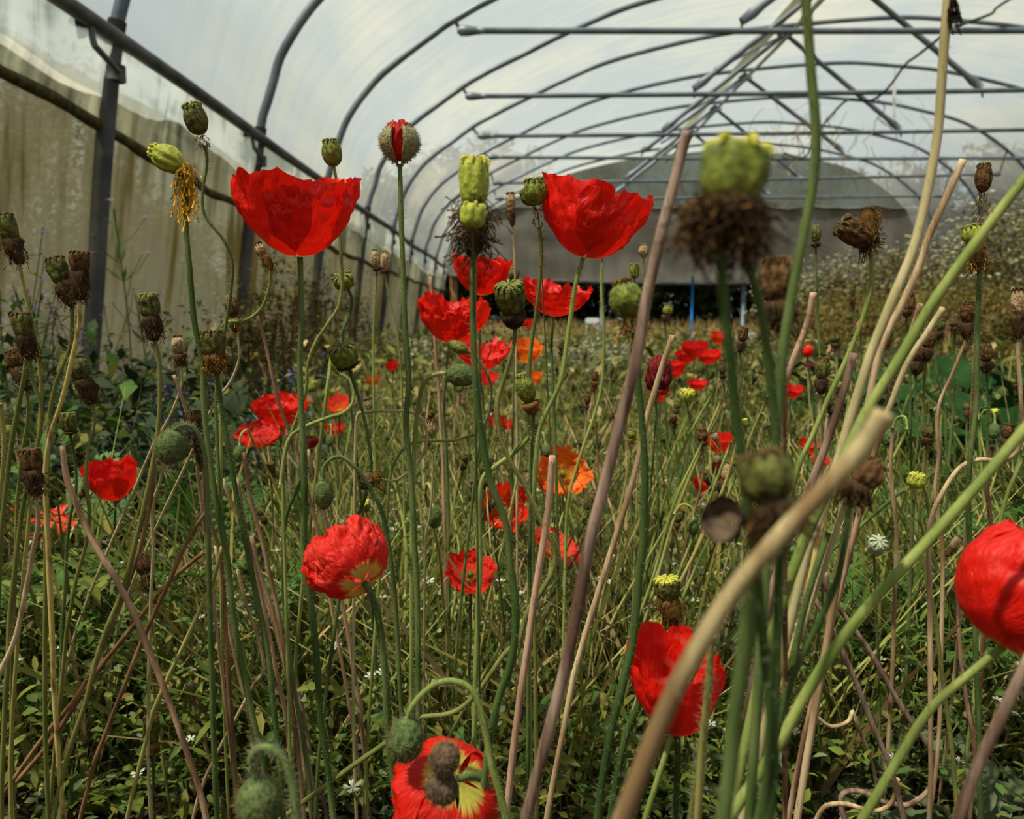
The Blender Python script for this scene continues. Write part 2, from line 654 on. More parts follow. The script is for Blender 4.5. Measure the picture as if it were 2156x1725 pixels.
# ================================================================== the tunnel
HOOP_Y = [2.43 + 1.31 * k for k in range(-3, 9)]
# hoop profile read off the hoops: (x, height above the eye)
PROF = [(-1.34, -.42), (-1.26, .13), (-1.17, .78), (-1.11, 1.0), (-1.03, 1.2), (-.86, 1.42), (-.6, 1.62), (-.38, 1.77),
        (-.17, 1.88), (.02, 1.97), (.45, 2.17), (.93, 2.35), (1.8, 2.55), (2.64, 2.65), (3.4, 2.70), (3.88, 2.68), (4.5, 2.62),
        (5.0, 2.52), (5.5, 2.38), (5.95, 2.12), (6.3, 1.8), (6.5, 1.45), (6.62, 1.0), (6.68, .7), (6.8, -.42)]
PATH = spline([(x, 0, z + EYE) for x, z in PROF], 5)


def arc_pts(z0=None, z1=None):
    return PATH


def offset(path, d):
    out = []
    for i, p in enumerate(path):
        a, b = path[max(0, i - 1)], path[min(len(path) - 1, i + 1)]
        t = (b - a).normalized()
        out.append(p + Vector((-t.z, 0, t.x)) * d)      # outward
    return out


OUT = offset(PATH, .03)


def sheet(name, prof, y0, y1, ny, m, wob=0., kind='structure', parent=None, seed=0.):
    mb = MB()
    vs, fs = [], []
    k = len(prof)
    for j in range(ny + 1):
        y = y0 + (y1 - y0) * j / ny
        for i, p in enumerate(prof):
            w = noise.noise(Vector((p.x * 1.5 + seed, y * 1.1, p.z * 1.5))) * wob
            vs.append(Vector((p.x + w, y, p.z + w * .5)))
    for j in range(ny):
        for i in range(k - 1):
            a = j * k + i
            fs.append((a, a + 1, a + k + 1, a + k))
    mb.add(vs, fs)
    o = mb.build(name, m, parent)
    if kind:
        o['kind'] = kind
    return o


YE = 13.62
il = min(range(len(OUT)), key=lambda i: abs(OUT[i].z - (EYE + .63)) + (9 if OUT[i].x > 0 else 0))
ir = min(range(len(OUT)), key=lambda i: abs(OUT[i].z - (EYE + .70)) + (9 if OUT[i].x < 3 else 0))
sheet('ceiling', OUT[il:ir + 1], -1.6, YE, 60, 'film_roof', .012)
sheet('wall_right', OUT[ir:], -1.6, YE, 60, 'film_side', .02, seed=4)
sheet('wall_left', OUT[:il + 1], -1.6, YE, 90, 'film_wall', .03, seed=9)

# the sheet that hangs from the side rail inside, with a dirty rolled hem
mb = MB()
vs, fs, ny = [], [], 150
hem = []
for j in range(ny + 1):
    y = -1.0 + (YE + 1.0 - .2) * j / ny
    sag = .43 + .25 * math.exp(-(max(y, 1.2) - 1.2) / 1.6) + .006 * math.cos((y - 2.43) / 1.31 * 2 * PI) + .003 * math.sin(y * 9)
    for q in range(7):
        t = q / 6
        z = EYE + .80 + (sag - .80) * t
        x = -1.165 - .045 * t + .02 * noise.noise(Vector((y * 2.2, t * 2, 3))) + .008 * math.sin(y * 14 + t * 3)
        vs.append(Vector((x, y, z)))
    hem.append(vs[-1].copy())
for j in range(ny):
    for q in range(6):
        a = j * 7 + q
        fs.append((a, a + 1, a + 8, a + 7))
mb.add(vs, fs)
curt = empty('side_curtain', (-1.2, 2.0, 0))
tag(curt, 'whitish stained plastic side sheet hanging below the left rail', 'plastic sheet')
mb.build('plastic_sheet', 'film_side', curt)
mb = MB()
tube(mb, hem, [.015 + .009 * abs(noise.noise(Vector((p.y * 7, 0, 0)))) for p in hem], 6)
rng = random.Random(3)
for p in hem:
    for _ in range(2):
        q = p + Vector((rng.uniform(-.01, .01), rng.uniform(-.04, .04), 0))
        a = Vector((rng.uniform(-1, 1), rng.uniform(-1, 1), rng.uniform(-1, 1))).normalized() * .012
        mb.add([q, q + a, q + a.orthogonal() * .6], [(0, 1, 2)])
o = mb.build('rolled_hem', 'algae', curt)
o['label'] = 'rolled hem dark with algae and dirt'

# hoops
LBL = ['nearest the camera on the left', 'second in view along the left wall', 'carrying the nearest full tie bar',
       'carrying the second tie bar', 'carrying the third tie bar', 'carrying the fourth tie bar',
       'carrying the fifth tie bar', 'third before the far end wall', 'last before the grey end curtain']
ja = min(range(len(PATH)), key=lambda i: abs(PATH[i].z - (EYE + .78)) + (9 if PATH[i].x > 0 else 0))
jb = min(range(len(PATH)), key=lambda i: abs(PATH[i].z - (EYE + .70)) + (9 if PATH[i].x < 3 else 0))
for k, y in enumerate(HOOP_Y):
    if k < 2:
        continue
    root = empty('tunnel_hoop', (-1.36, y, 0))
    kk = k - 3
    tag(root, 'curved grey steel tunnel hoop ' + (LBL[kk] if kk >= 0 else 'beside the camera, mostly out of frame'), 'hoop',
        'steel hoops of the tunnel')
    w = [Vector((p.x + .006 * noise.noise(Vector((i * .35, y * 3, 0))), y + .012 * noise.noise(Vector((i * .2, y, 5))), p.z)) for i, p in enumerate(PATH)]
    mb = MB()
    tube(mb, w[ja:jb + 1], .0205, 10)
    mb.build('arch', 'steel', root)
    for seg in (w[:ja + 2], w[jb - 1:]):
        mb = MB()
        tube(mb, [p for p in seg], .026, 12)
        mb.build('post', 'steel_dark', root)
    # clamp and bent bracket at the rail
    mb = MB()
    c = w[ja] + Vector((.0, 0, -.075))
    tube(mb, [c + Vector((0, 0, .022)), c - Vector((0, 0, .022))], .031, 12)
    if y > 1:
        tube(mb, spline([c + Vector((.02, -.02, 0)), c + Vector((.035, -.15, .015)), c + Vector((.03, -.17, .03)),
                         c + Vector((.02, -.16, .085))], 4), .009, 6)
        tube(mb, [c + Vector((-.01, -.20, .075)), c + Vector((.02, -.10, .095))], .012, 6)
    mb.build('clamp', 'steel_dark', root)

# rails and purlins
def pipe(name, pts, r, m, label, cat, n=1, sides=10, grp=None):
    mb = MB()
    tube(mb, spline(pts, n) if n > 1 else [Vector(p) for p in pts], r, sides)
    o = mb.build(name, m, None)
    return tag(o, label, cat, grp)


pts = [(-1.145 + .01 * math.sin(i * 1.7), -1.0 + i * .98, EYE + .795 + .006 * math.sin(i * 2.3)) for i in range(15)]
pipe('side_rail', pts, .0225, 'steel_dark', 'long dark steel rail running along the left wall above the hanging sheet', 'rail', 3)
pts = [(6.66, -.5 + i * 1.0, EYE + .70) for i in range(15)]
pipe('side_rail', pts, .0225, 'steel_dark', 'steel rail along the right wall behind the bushes', 'rail', 3)
pipe('ridge_purlin', [(2.50, -.5 + i * 1.0, EYE + 2.61 + .008 * math.sin(i * 2)) for i in range(15)], .019, 'steel',
     'upper steel pipe running lengthwise under the top of the hoops', 'pipe', 3)
pipe('brace_pipe', [(2.40, -.5 + i * 1.0, EYE + 2.50 + .01 * math.sin(i * 1.4)) for i in range(15)], .016, 'steel_pale',
     'lower pale pipe joining the tips of the roof trusses lengthwise', 'pipe', 3)
mb = MB()
for i in range(28):
    y0, y1 = -.5 + i * .5, -.5 + (i + 1) * .5
    z = EYE + 2.60
    mb.add([(2.26, y0, z), (2.36, y0, z), (2.36, y1, z), (2.26, y1, z), (2.26, y0, z + .004), (2.36, y0, z + .004), (2.36, y1, z + .004), (2.26, y1, z + .004)],
           [(0, 1, 2, 3), (7, 6, 5, 4), (0, 4, 5, 1), (1, 5, 6, 2), (2, 6, 7, 3), (3, 7, 4, 0)])
tag(mb.build('white_strip', 'petal_white', None, smooth=False), 'flat white strip running lengthwise along the ridge of the tunnel', 'strip')

# tie bars with trusses: (left end px, left y, right y at 2156, Y)
BARS = [(970, 65, 60, 5.05), (985, 203, 187, 6.36), (1010, 287, 272, 7.67), (1030, 331, 333, 8.98), (1040, 386, 366, 10.29), (1045, 418, 412, 11.6)]
BL = ['nearest horizontal tie bar crossing the top of the view', 'second horizontal tie bar from the top', 'third horizontal tie bar from the top',
      'fourth horizontal tie bar from the top', 'fifth horizontal tie bar, level with the right poppy top', 'farthest horizontal tie bar before the end wall']
for i, (px, ly, ry, Y) in enumerate(BARS):
    a = P(px, ly, Y)
    b0 = P(2156, ry, Y)
    s = (b0.z - a.z) / (b0.x - a.x)
    b = Vector((5.95, Y, a.z + s * (5.95 - a.x)))
    root = empty('tie_bar', a)
    tag(root, 'grey steel pipe, ' + BL[i], 'tie bar', 'tie bars across the tunnel')
    mb = MB()
    m_ = a.lerp(b, .5) + Vector((0, 0, -.012))
    path = spline([a + Vector((.02, 0, 0)), m_, b], 8)
    tube(mb, path, .0185, 10)
    mb.build('pipe', 'steel', root)
    for e, sg in ((a, 1), (b, -1)):     # flattened, flared end and the short link up to the hoop
        mb = MB()
        q = [e + Vector((sg * x, 0, 0)) for x in (.14, .09, .04, .0, -.02)]
        tube(mb, q, [.0185, .023, .03, .03, .014], 10)
        mb.build('flared_end', 'steel', root)
        mb = MB()
        tgt = min(PATH, key=lambda p: (p.x - (e.x - sg * .05)) ** 2 + (0 if (p.z > 1.2) else 99))
        tube(mb, [e, Vector((tgt.x, Y, tgt.z))], .011, 6)
        mb.build('link', 'rust', root)
# trusses: feet on the tie bars, apex under the ridge
for i, (px, ly, ry, Y) in enumerate(BARS):
    zb = P(px, ly, Y).z
    root = empty('roof_truss', (2.43, Y + .03, EYE + 2.58))
    tag(root, ['inverted V of grey struts above the nearest tie bar', 'inverted V of grey struts standing on the second tie bar',
               'inverted V of grey struts standing on the third tie bar', 'inverted V of grey struts standing on the fourth tie bar',
               'inverted V of grey struts standing on the fifth tie bar', 'inverted V of grey struts on the farthest tie bar'][i],
        'truss', 'roof trusses')
    ap = Vector((2.43, Y + .03, EYE + 2.57))
    for sg in (-1, 1):
        ft = Vector((2.43 + sg * 1.09, Y + .03, zb + .06))
        mb = MB()
        d = (ft - ap).normalized()
        tube(mb, [ap, ap.lerp(ft, .5), ft - d * .16, ft - d * .08, ft], [.020, .022, .022, .034, .026], 10)
        so = mb.build('strut', 'steel', root)
        mb = MB()
        tube(mb, [ft, ft - Vector((0, .02, .07))], .008, 6)
        mb.build('bolt', 'rust', so, off=root.location)
    mb = MB()
    tube(mb, [ap + Vector((-.06, 0, -.02)), ap + Vector((.0, 0, .02)), ap + Vector((.06, 0, -.02))], [.02, .028, .02], 8)
    mb.build('apex_plate', 'steel_dark', root)
# long knee braces running up the tunnel on both sides of the ridge
for (x0, y0, x1, y1, lab) in ((1.5, 6.4, 2.42, 7.7, 'thin brace leaning from the second truss up to the ridge'),
                              (1.55, 7.7, 2.5, 9.0, 'thin brace leaning from the third truss up to the ridge'),
                              (1.55, 9.0, 2.5, 10.3, 'thin brace leaning from the fourth truss up to the ridge')):
    pipe('ridge_brace', [(x0, y0, EYE + 1.88), (x1, y1, EYE + 2.56)], .012, 'steel', lab, 'brace', 1, 8, 'long thin braces under the ridge')

# ------------------------------------------------------------------ far end
ep = [Vector((p.x, 0, p.z)) for p in OUT if p.z > EYE + 1.6]
mb = MB()
zc = EYE + 1.70
n = len(ep)
vs, fs = [], []
for i, p in enumerate(ep):
    for q in range(6):
        t = q / 5
        vs.append(Vector((p.x, YE + .02 * noise.noise(Vector((p.x * 2, t * 3, 0))), p.z + (zc - p.z) * t)))
for i in range(n - 1):
    for q in range(5):
        a = i * 6 + q
        fs.append((a, a + 6, a + 7, a + 1))
mb.add(vs, fs)
mb.build('wall_far', 'film_gable')['kind'] = 'structure'
root = empty('end_curtain', (2.7, YE - .03, EYE + .6))
tag(root, 'dark grey creased sheet closing the upper half of the far end opening', 'curtain')
mb = MB()
vs, fs, nx, nz_ = [], [], 90, 12
for j in range(nz_ + 1):
    t = j / nz_
    for i in range(nx + 1):
        u = i / nx
        x = -1.18 + u * 7.9
        z0 = EYE + 1.80 + .04 * math.sin(u * 20) * 0 - .10 * math.sin(u * PI) * 0
        z1 = EYE + .60 + .03 * math.sin(u * 7 + 1) + .08 * max(0, .12 - u) / .12
        y = YE - .03 + .07 * noise.noise(Vector((x * .7, t * 2.2, 1))) + .03 * noise.noise(Vector((x * 2.5, t * 5, 7)))
        vs.append(Vector((x, y, z0 + (z1 - z0) * t)))
for j in range(nz_):
    for i in range(nx):
        a = j * (nx + 1) + i
        fs.append((a, a + 1, a + nx + 2, a + nx + 1))
mb.add(vs, fs)
mb.build('sheet', 'curtain_grey', root)
mb = MB()
tube(mb, [Vector((-1.18 + i * .2, YE - .05, EYE + 1.80 + .02 * math.sin(i * 1.3) + .012 * math.sin(i * 4))) for i in range(40)], .022, 8)
mb.build('top_batten', 'curtain_grey', root)
mb = MB()
tube(mb, [v - Vector((0, .01, 0)) for v in vs[nz_ * (nx + 1):]], .03, 8)
mb.build('bottom_roll', 'steel_dark', root)
for px, w_, lab, m_ in ((955, .06, 'wooden corner post at the left end of the opening', 'wood'), (1268, .028, 'slim blue-grey post left of centre in the end opening', 'steel'),
                        (1567, .04, 'grey post right of centre in the end opening', 'steel'), (1905, .04, 'grey corner post behind the flowering bushes', 'steel')):
    b = P(px, 600, YE + .04)
    mb = MB()
    tube(mb, [Vector((b.x, YE + .06, 0)), Vector((b.x, YE + .06, EYE + 1.9))], w_, 8)
    tag(mb.build('end_post', m_), lab, 'post', 'posts of the far end opening')
b = P(1457, 650, 12.2)
mb = MB()
tube(mb, [Vector((b.x, 12.2, 0)), Vector((b.x, 12.2, EYE + .62))], .018, 8)
tag(mb.build('blue_pole', 'plastic_blue'), 'thin bright blue pole standing upright near the far end opening', 'pole')
for (px0, px1, yy, Y, lab, hh) in ((1233, 1262, 676, 11.5, 'small white plank lying on dry grass near the far end', .03),
                                   (1550, 1650, 712, 10.5, 'white and grey low edging board among plants near the far end', .05)):
    a, b = P(px0, yy, Y), P(px1, yy, Y)
    mb = MB()
    for (s0, s1, hz) in ((0, 1, hh), (.1, .95, hh * 1.4)):
        x0, x1 = a.x + (b.x - a.x) * s0, a.x + (b.x - a.x) * s1
        y0_ = Y + (0 if hz == hh else .06)
        z = max(.01, a.z)
        for lx in (x0 + .02, x1 - .02):
            tube(mb, [Vector((lx, y0_ + .02, -.01)), Vector((lx, y0_ + .02, z - hz))], .012, 5)
        mb.add([(x0, y0_, z - hz), (x1, y0_, z - hz), (x1, y0_ + .04, z - hz), (x0, y0_ + .04, z - hz), (x0, y0_, z + hz), (x1, y0_, z + hz), (x1, y0_ + .04, z + hz), (x0, y0_ + .04, z + hz)],
               [(3, 2, 1, 0), (4, 5, 6, 7), (0, 1, 5, 4), (1, 2, 6, 5), (2, 3, 7, 6), (3, 0, 4, 7)])
    tag(mb.build('edging_board', 'plastic_white', smooth=False), lab, 'board')

# cable and dangling strings
CP = [(2156, -20, 5.6), (2100, 15, 5.5), (2085, 30, 5.4), (2010, 58, 5.2), (1985, 75, 5.1), (1930, 118, 5.6), (1905, 137, 6.0), (1870, 185, 6.3), (1833, 212, 6.4),
      (1788, 210, 6.4), (1760, 232, 7.0), (1726, 273, 7.7), (1712, 305, 8.2), (1690, 333, 8.9), (1650, 322, 8.9)]
pipe('electric_cable', [P(*c) for c in CP], .009, 'cable', 'black electric cable looping between the tie bars on the right', 'cable', 5, 6)
rng = random.Random(5)
mb = MB()
for k in range(46):
    px, py = rng.uniform(1580, 1960), rng.uniform(200, 330)
    Y = rng.choice([6.34, 7.65, 8.96])
    L = rng.uniform(25, 110)
    pts = [P(px, py, Y)]
    for q in range(4):
        px += rng.uniform(-22, 22)
        py += L / 4
        pts.append(P(px, py, Y + rng.uniform(-.05, .05)))
    tube(mb, spline(pts, 3), rng.uniform(.0018, .004), 3)
tag(mb.build('dead_vine', 'twine', smooth=False), 'tangle of dead climbing vine hanging from the tie bars on the right', 'vine', kind='stuff')
for (px, py0, py1, Y, m_, lab) in ((1883, 178, 248, 6.3, 'plastic_white', 'small white tag hanging on a thread from the second tie bar'),
                                   (1466, 480, 500, 9.0, 'plastic_white', 'tiny white tag hanging in front of the end curtain')):
    root = empty('hanging_tag', P(px, py1, Y))
    tag(root, lab, 'tag')
    a, b = P(px, py0, Y), P(px + 1, py1, Y)
    mb = MB()
    w_ = .012
    mb.add([(a.x - w_, Y, a.z), (a.x + w_, Y, a.z), (b.x + w_ * .8, Y, b.z), (b.x - w_ * .8, Y, b.z), (a.x - w_, Y + .003, a.z), (a.x + w_, Y + .003, a.z),
            (b.x + w_ * .8, Y + .003, b.z), (b.x - w_ * .8, Y + .003, b.z)], [(0, 1, 2, 3), (7, 6, 5, 4), (0, 4, 5, 1), (1, 5, 6, 2), (2, 6, 7, 3), (3, 7, 4, 0)])
    mb.build('tag_sheet', m_, root, smooth=False)
    mb = MB()
    tube(mb, [a, Vector((a.x, Y, a.z + .12))], .0015, 4)
    mb.build('thread', 'twine', root)

# ------------------------------------------------------------------ ground
mb = MB()
vs, fs, nx, ny = [], [], 90, 110
for j in range(ny + 1):
    y = -1.5 + 16 * (j / ny) ** 1.5
    for i in range(nx + 1):
        x = -1.6 + 8.8 * i / nx
        z = .012 * noise.noise(Vector((x * 3, y * 3, 0))) + .006 * noise.noise(Vector((x * 11, y * 11, 3)))
        vs.append(Vector((x, y, z - .012)))
for j in range(ny):
    for i in range(nx):
        a = j * (nx + 1) + i
        fs.append((a, a + 1, a + nx + 2, a + nx + 1))
mb.add(vs, fs)
mb.build('floor', 'soil')['kind'] = 'structure'
mb = MB()
mb.add([(-60, -20, -.05), (70, -20, -.05), (70, 80, -.05), (-60, 80, -.05)], [(0, 1, 2, 3)])
o = mb.build('floor_outside', 'soil_dry')
o['kind'] = 'structure'

# ================================================================== poppies
AX = lambda a, t=0.: Vector((math.sin(math.radians(a)) * math.cos(math.radians(t)), -math.sin(math.radians(t)),
                             math.cos(math.radians(a)) * math.cos(math.radians(t))))


def basis(ax, spin=0.):
    ax = ax.normalized()
    x = Vector((0, 1, 0)).cross(ax)
    x = x.normalized() if x.length > .05 else Vector((1, 0, 0))
    y = ax.cross(x).normalized()
    m = Matrix((x, y, ax)).transposed()
    return m @ Matrix.Rotation(spin, 3, 'Z')


def stem_path(pts, D, D1, rng, ground=True, n=6):
    """pixel points -> a smooth path that goes on down to the soil"""
    m = len(pts)
    if isinstance(D, (list, tuple)):
        Ds = list(D)
    else:
        Ds = [D + (D1 - D) * i / max(1, m - 1) for i in range(m)]
    q = [P(p[0], p[1], d) for p, d in zip(pts, Ds)]
    sp = spline(q, n) if m > 1 else q
    if ground and sp[-1].z > .01:
        e = sp[-1]
        d = (sp[-1] - sp[-3]).normalized() if len(sp) > 3 else Vector((0, 0, -1))
        d.z = min(d.z, -.5)
        h = e.z
        k = .45 / -d.z
        g = Vector((e.x + d.x * h * k, e.y + d.y * h * k + rng.uniform(.0, .02), -.008))
        mid = Vector((e.x + d.x * h * k * .75, e.y + d.y * h * k * .75, h * .45))
        sp += spline([e, mid, g], 5)[1:]
    return sp


def make_stem(root, path, rpx, D, m, rng, hair=1., hollow=False, taper=.75, name='stem', hairmat='hair'):
    r0 = rpx * .5 * D / F
    n = len(path)
    cum = [0.]
    for a, b in zip(path, path[1:]):
        cum.append(cum[-1] + (b - a).length)
    tot = max(cum[-1], 1e-6)
    sd = rng.uniform(0, 99)
    rs = [r0 * (taper + (1 - taper) * min(1., c / (tot * .35)) + .10 * noise.noise(Vector((c * 45, sd, 0)))) for c in cum]
    # a slight natural waver
    pw = [p + Vector((noise.noise(Vector((c * 22, sd, 1))), noise.noise(Vector((c * 22, sd, 2))), 0)) * r0 * .35 * min(1, c * 40)
          for p, c in zip(path, cum)]
    mb = MB()
    fr = tube(mb, pw, rs, 10 if r0 > .0012 else 7, hollow=hollow)
    mats = [m]
    if hair:
        mats = [m, hairmat]
        hairs(mb, pw, fr, rs, int(min(900, tot * 1900 * hair)), .0030 * (1 if D < .7 else 1.2), 1, rng,
              .00009 if D < .6 else .00013)
    return mb.build(name, mats, root)


def lathe(mb, M, o, prof, seg, mi=0, rib=0, ribamp=0., nz=0., seed=0., cap=True):
    vs, fs = [], []
    for (z, r) in prof:
        for k in range(seg):
            a = 2 * PI * k / seg
            rr = r * (1 + (ribamp * (abs(math.cos(a * rib / 2)) - .6) if rib else 0))
            if nz:
                rr *= 1 + nz * noise.noise(Vector((math.cos(a) * 2 + seed, math.sin(a) * 2, z / max(1e-5, prof[-1][0]) * 3)))
            vs.append(o + M @ Vector((rr * math.cos(a), rr * math.sin(a), z)))
    n = len(prof)
    for i in range(n - 1):
        for k in range(seg):
            k2 = (k + 1) % seg
            fs.append((i * seg + k, i * seg + k2, (i + 1) * seg + k2, (i + 1) * seg + k))
    if cap:
        fs.append(tuple(reversed(range(seg))))
        fs.append(tuple((n - 1) * seg + k for k in range(seg)))
    mb.add(vs, fs, mi)


def threads(mb, M, o, rad, z0, z1, n, L, spread, rng, th=.00016, mi=0, droop=.5):
    for _ in range(n):
        a = rng.uniform(0, 2 * PI)
        z = rng.uniform(z0, z1)
        d = Vector((math.cos(a), math.sin(a), 0))
        p = o + M @ (d * rad * rng.uniform(.5, 1.) + Vector((0, 0, z)))
        dw = M @ (d * spread * rng.uniform(.2, 1.3) + Vector((0, 0, -rng.uniform(.2, 1.)))) + Vector((0, 0, -droop))
        dw.normalize()
        pts = [p]
        l = L * rng.uniform(.4, 1.1)
        for q in range(4):
            dw = (dw + Vector((rng.uniform(-1, 1), rng.uniform(-1, 1), rng.uniform(-1, .7))) * .55).normalized()
            pts.append(pts[-1] + dw * l / 4)
        tube(mb, pts, [th] * 4 + [th * 2.2], 3, mi, cap=False)


def seed_head(root, base, ax, w, h, rng, cap='cap_green', crown='crown_olive', skirt=0., skm='thr_dark', skn=60, skspread=.5,
              skL=.006, shape='urn', ribs=9, bristle=40, spin=0., thr_dirt=1., core=True):
    """capsule with a lobed crown above a ruff of withered stamens; base = where ruff meets the stem"""
    M = basis(ax, spin or rng.uniform(0, 6))
    R = w * .5
    if skirt > 0:
        mb = MB()
        if core and skm != 'thr_gold':
            lathe(mb, M, base, [(0, R * .32), (skirt * .2, R * .62), (skirt * .55, R * .88), (skirt * .85, R * .92), (skirt * 1.05, R * .8)], 12,
                  nz=.5, seed=rng.uniform(0, 50))
        threads(mb, M, base, R * (1.0 if core or skn > 150 else .45), skirt * .1, skirt * 1.2, skn, skL, skspread, rng, max(.00013, w * .014))
        if skm != 'thr_gold' and skspread > .4:
            threads(mb, M, base, R * 1.1, skirt * .1, skirt * 1., skn // 5, skL * .6, skspread, rng, max(.00013, w * .016), 1)
        mb.build('stamen_ruff', [skm, 'thr_gold' if skm == 'thr_brown' else 'thr_brown'], root)
    o = base + ax.normalized() * skirt
    if shape == 'urn':
        pr = [(0, .30), (.05, .52), (.18, .80), (.38, .97), (.58, 1.0), (.76, .93), (.88, .80), (.95, .74)]
    elif shape == 'oval':
        pr = [(0, .25), (.06, .5), (.2, .78), (.42, .98), (.6, 1.), (.78, .86), (.9, .66), (.96, .5)]
    else:
        pr = [(0, .5), (.05, .72), (.2, .88), (.45, .95), (.7, 1.), (.86, .95), (.95, .85)]
    pr = [(z * h, r * R) for z, r in pr]
    fine = []
    for (z0, r0), (z1, r1) in zip(pr, pr[1:]):
        fine += [(z0, r0), ((z0 + z1) / 2, (r0 + r1) / 2 * 1.01)]
    fine.append(pr[-1])
    mb = MB()
    lathe(mb, M, o, fine, 36, rib=ribs, ribamp=.20, nz=.08, seed=rng.uniform(0, 50))
    for _ in range(bristle):
        a, z = rng.uniform(0, 2 * PI), rng.uniform(.12, .85)
        r = np.interp(z, [q[0] / h for q in pr], [q[1] for q in pr])
        d = Vector((math.cos(a), math.sin(a), rng.uniform(.1, .7))).normalized()
        p = Vector((math.cos(a) * r * .95, math.sin(a) * r * .95, z * h))
        s = Vector((-math.sin(a), math.cos(a), 0)) * .00012
        q = p + d * R * .28
        mb.add([o + M @ (p + s), o + M @ (p - s), o + M @ q, o + M @ (p + Vector((0, 0, .00018)))], [(0, 1, 2), (1, 3, 2), (3, 0, 2)], 1)
    co = mb.build('capsule', [cap, 'hair' if 'green' in cap or 'yellow' in cap else 'hair_brown'], root)
    # crown: a disc with knobbly rays curling over the rim
    mb = MB()
    rt = pr[-1][1]
    zt = pr[-1][0]
    lathe(mb, M, o, [(zt - h * .02, rt * .95), (zt + h * .05, rt * .9), (zt + h * .07, rt * .4), (zt + h * .05, rt * .08)], 24)
    for k in range(ribs):
        a = 2 * PI * (k + .5) / ribs
        pts = []
        for (q, zz) in ((.15, .07), (.6, .11), (.98, .10), (1.14, .03), (1.12, -.05)):
            pts.append(o + M @ Vector((math.cos(a) * rt * q, math.sin(a) * rt * q, zt + h * zz)))
        tube(mb, pts, [R * .05, R * .10, R * .13, R * .12, R * .05], 6)
    mb.build('crown', crown, co, off=root.location)


def petals(root, base, ax, R, H, kind, rng, n=4, mat_='pet_red', spin=0., flare=1., crink=1., rim=.10, gap=0., scale_list=None, squash=1.,
           nu=34, nv=24, lean=None, part=True):
    """papery petals in two overlapping rings; kind: cup, bowl, open, ball"""
    M = basis(ax, spin)
    sd = rng.uniform(0, 90)
    for i in range(n):
        a0 = 2 * PI * i / n + rng.uniform(-.12, .12)
        inner = (i % 2) * .06
        half = PI / n * (1.52 if n <= 4 else 1.55) * (1 - gap)
        hs = (scale_list[i] if scale_list else rng.uniform(.9, 1.08))
        mb = MB()
        vs, uvs, fs = [], [], []
        ph = rng.uniform(0, 9)
        for j in range(nv + 1):
            v = j / nv
            for k in range(nu + 1):
                u = k / nu * 2 - 1
                # the rim is a broad fan: shorter at the sides
                edge = 1 - .13 * abs(u) ** 4
                vv = v * edge
                wig = rim * (noise.noise(Vector((u * 2.2 + ph, i * 7 + sd, 0))) + .55 * noise.noise(Vector((u * 7 + ph, i * 3 + sd, 4))) + .25 * noise.noise(Vector((u * 19, i + sd, 6))))
                vv *= 1 + wig * v
                az = a0 + u * half * (.42 + .58 * min(1, v * 1.9)) * (1 if kind != 'open' else 1.05)
                if kind == 'cup':
                    r = R * math.sin(min(1., vv) * PI * .5) ** .78 * (1 + .10 * flare * max(0, vv - .5))
                    z = H * (vv ** 1.55)
                elif kind == 'bowl':
                    r = R * (vv ** .85)
                    z = H * (vv ** 1.4)
                elif kind == 'open':
                    r = R * vv
                    z = H * (vv ** 2.) - H * .3 * math.sin(vv * PI)
                else:
                    th = vv * PI * .80
                    r = R * math.sin(th) ** .8 if th > 0 else 0
                    z = H * (1 - math.cos(th)) * .55
                # crumpled folds
                c = crink * R
                q = Vector((math.cos(az) * vv * 3.2 + sd, math.sin(az) * vv * 3.2 + i * 5, vv * 2.0))
                dr = (.11 if kind == 'cup' else .17) * c * noise.noise(q) * vv
                dr += .075 * c * (1 - 3 * abs(noise.noise(q * 2.0 + Vector((9, 0, 0))))) * vv
                dr += (.020 if kind == 'ball' else .032) * c * (1 - 3 * abs(noise.noise(Vector((az * (5 if kind == 'ball' else 8), vv * 3, sd + i))))) * vv ** .6
                dr += .011 * c * (1 - 3 * abs(noise.noise(q * 5.5))) * vv
                r = r * (1 - inner) + dr
                z += dr * .5 * noise.noise(q * 1.7 + Vector((3, 3, 3)))
                pnt = Vector((math.cos(az) * r, math.sin(az) * r * squash, z * hs))
                if lean:
                    pnt.x += lean * (z / max(H, 1e-5)) * R
                vs.append(base + M @ pnt)
                uvs.append(((u * .5 + .5) + i * 1.3, v))
        w = nu + 1
        for j in range(nv):
            for k in range(nu):
                a = j * w + k
                fs.append((a, a + 1, a + w + 1, a + w))
        mb.add(vs, fs, 0, uvs)
        mb.build('petal', mat_, root, uv=True)


def flower_heart(root, base, ax, R, rng, z=0., sz=1.):
    """green ovary with a lobed disc, a ring of yellow stamens around it"""
    M = basis(ax)
    o = base + ax.normalized() * z
    mb = MB()
    r = R * .13 * sz
    lathe(mb, M, o, [(0, r * .4), (r * .8, r), (r * 1.8, r * .95), (r * 2.3, r * .7)], 12, rib=6, ribamp=.15)
    mb.build('ovary', 'cap_green', root)
    mb = MB()
    for _ in range(46):
        a = rng.uniform(0, 2 * PI)
        l = R * .36 * sz * rng.uniform(.7, 1.1)
        d = Vector((math.cos(a) * .75, math.sin(a) * .75, rng.uniform(.6, 1.3))).normalized()
        p = o + M @ Vector((math.cos(a) * r * .5, math.sin(a) * r * .5, 0))
        q = p + M @ (d * l)
        tube(mb, [p, q, q + M @ (d * R * .05)], [R * .006, R * .006, R * .022], 4)
    mb.build('stamens', 'thr_gold', root)


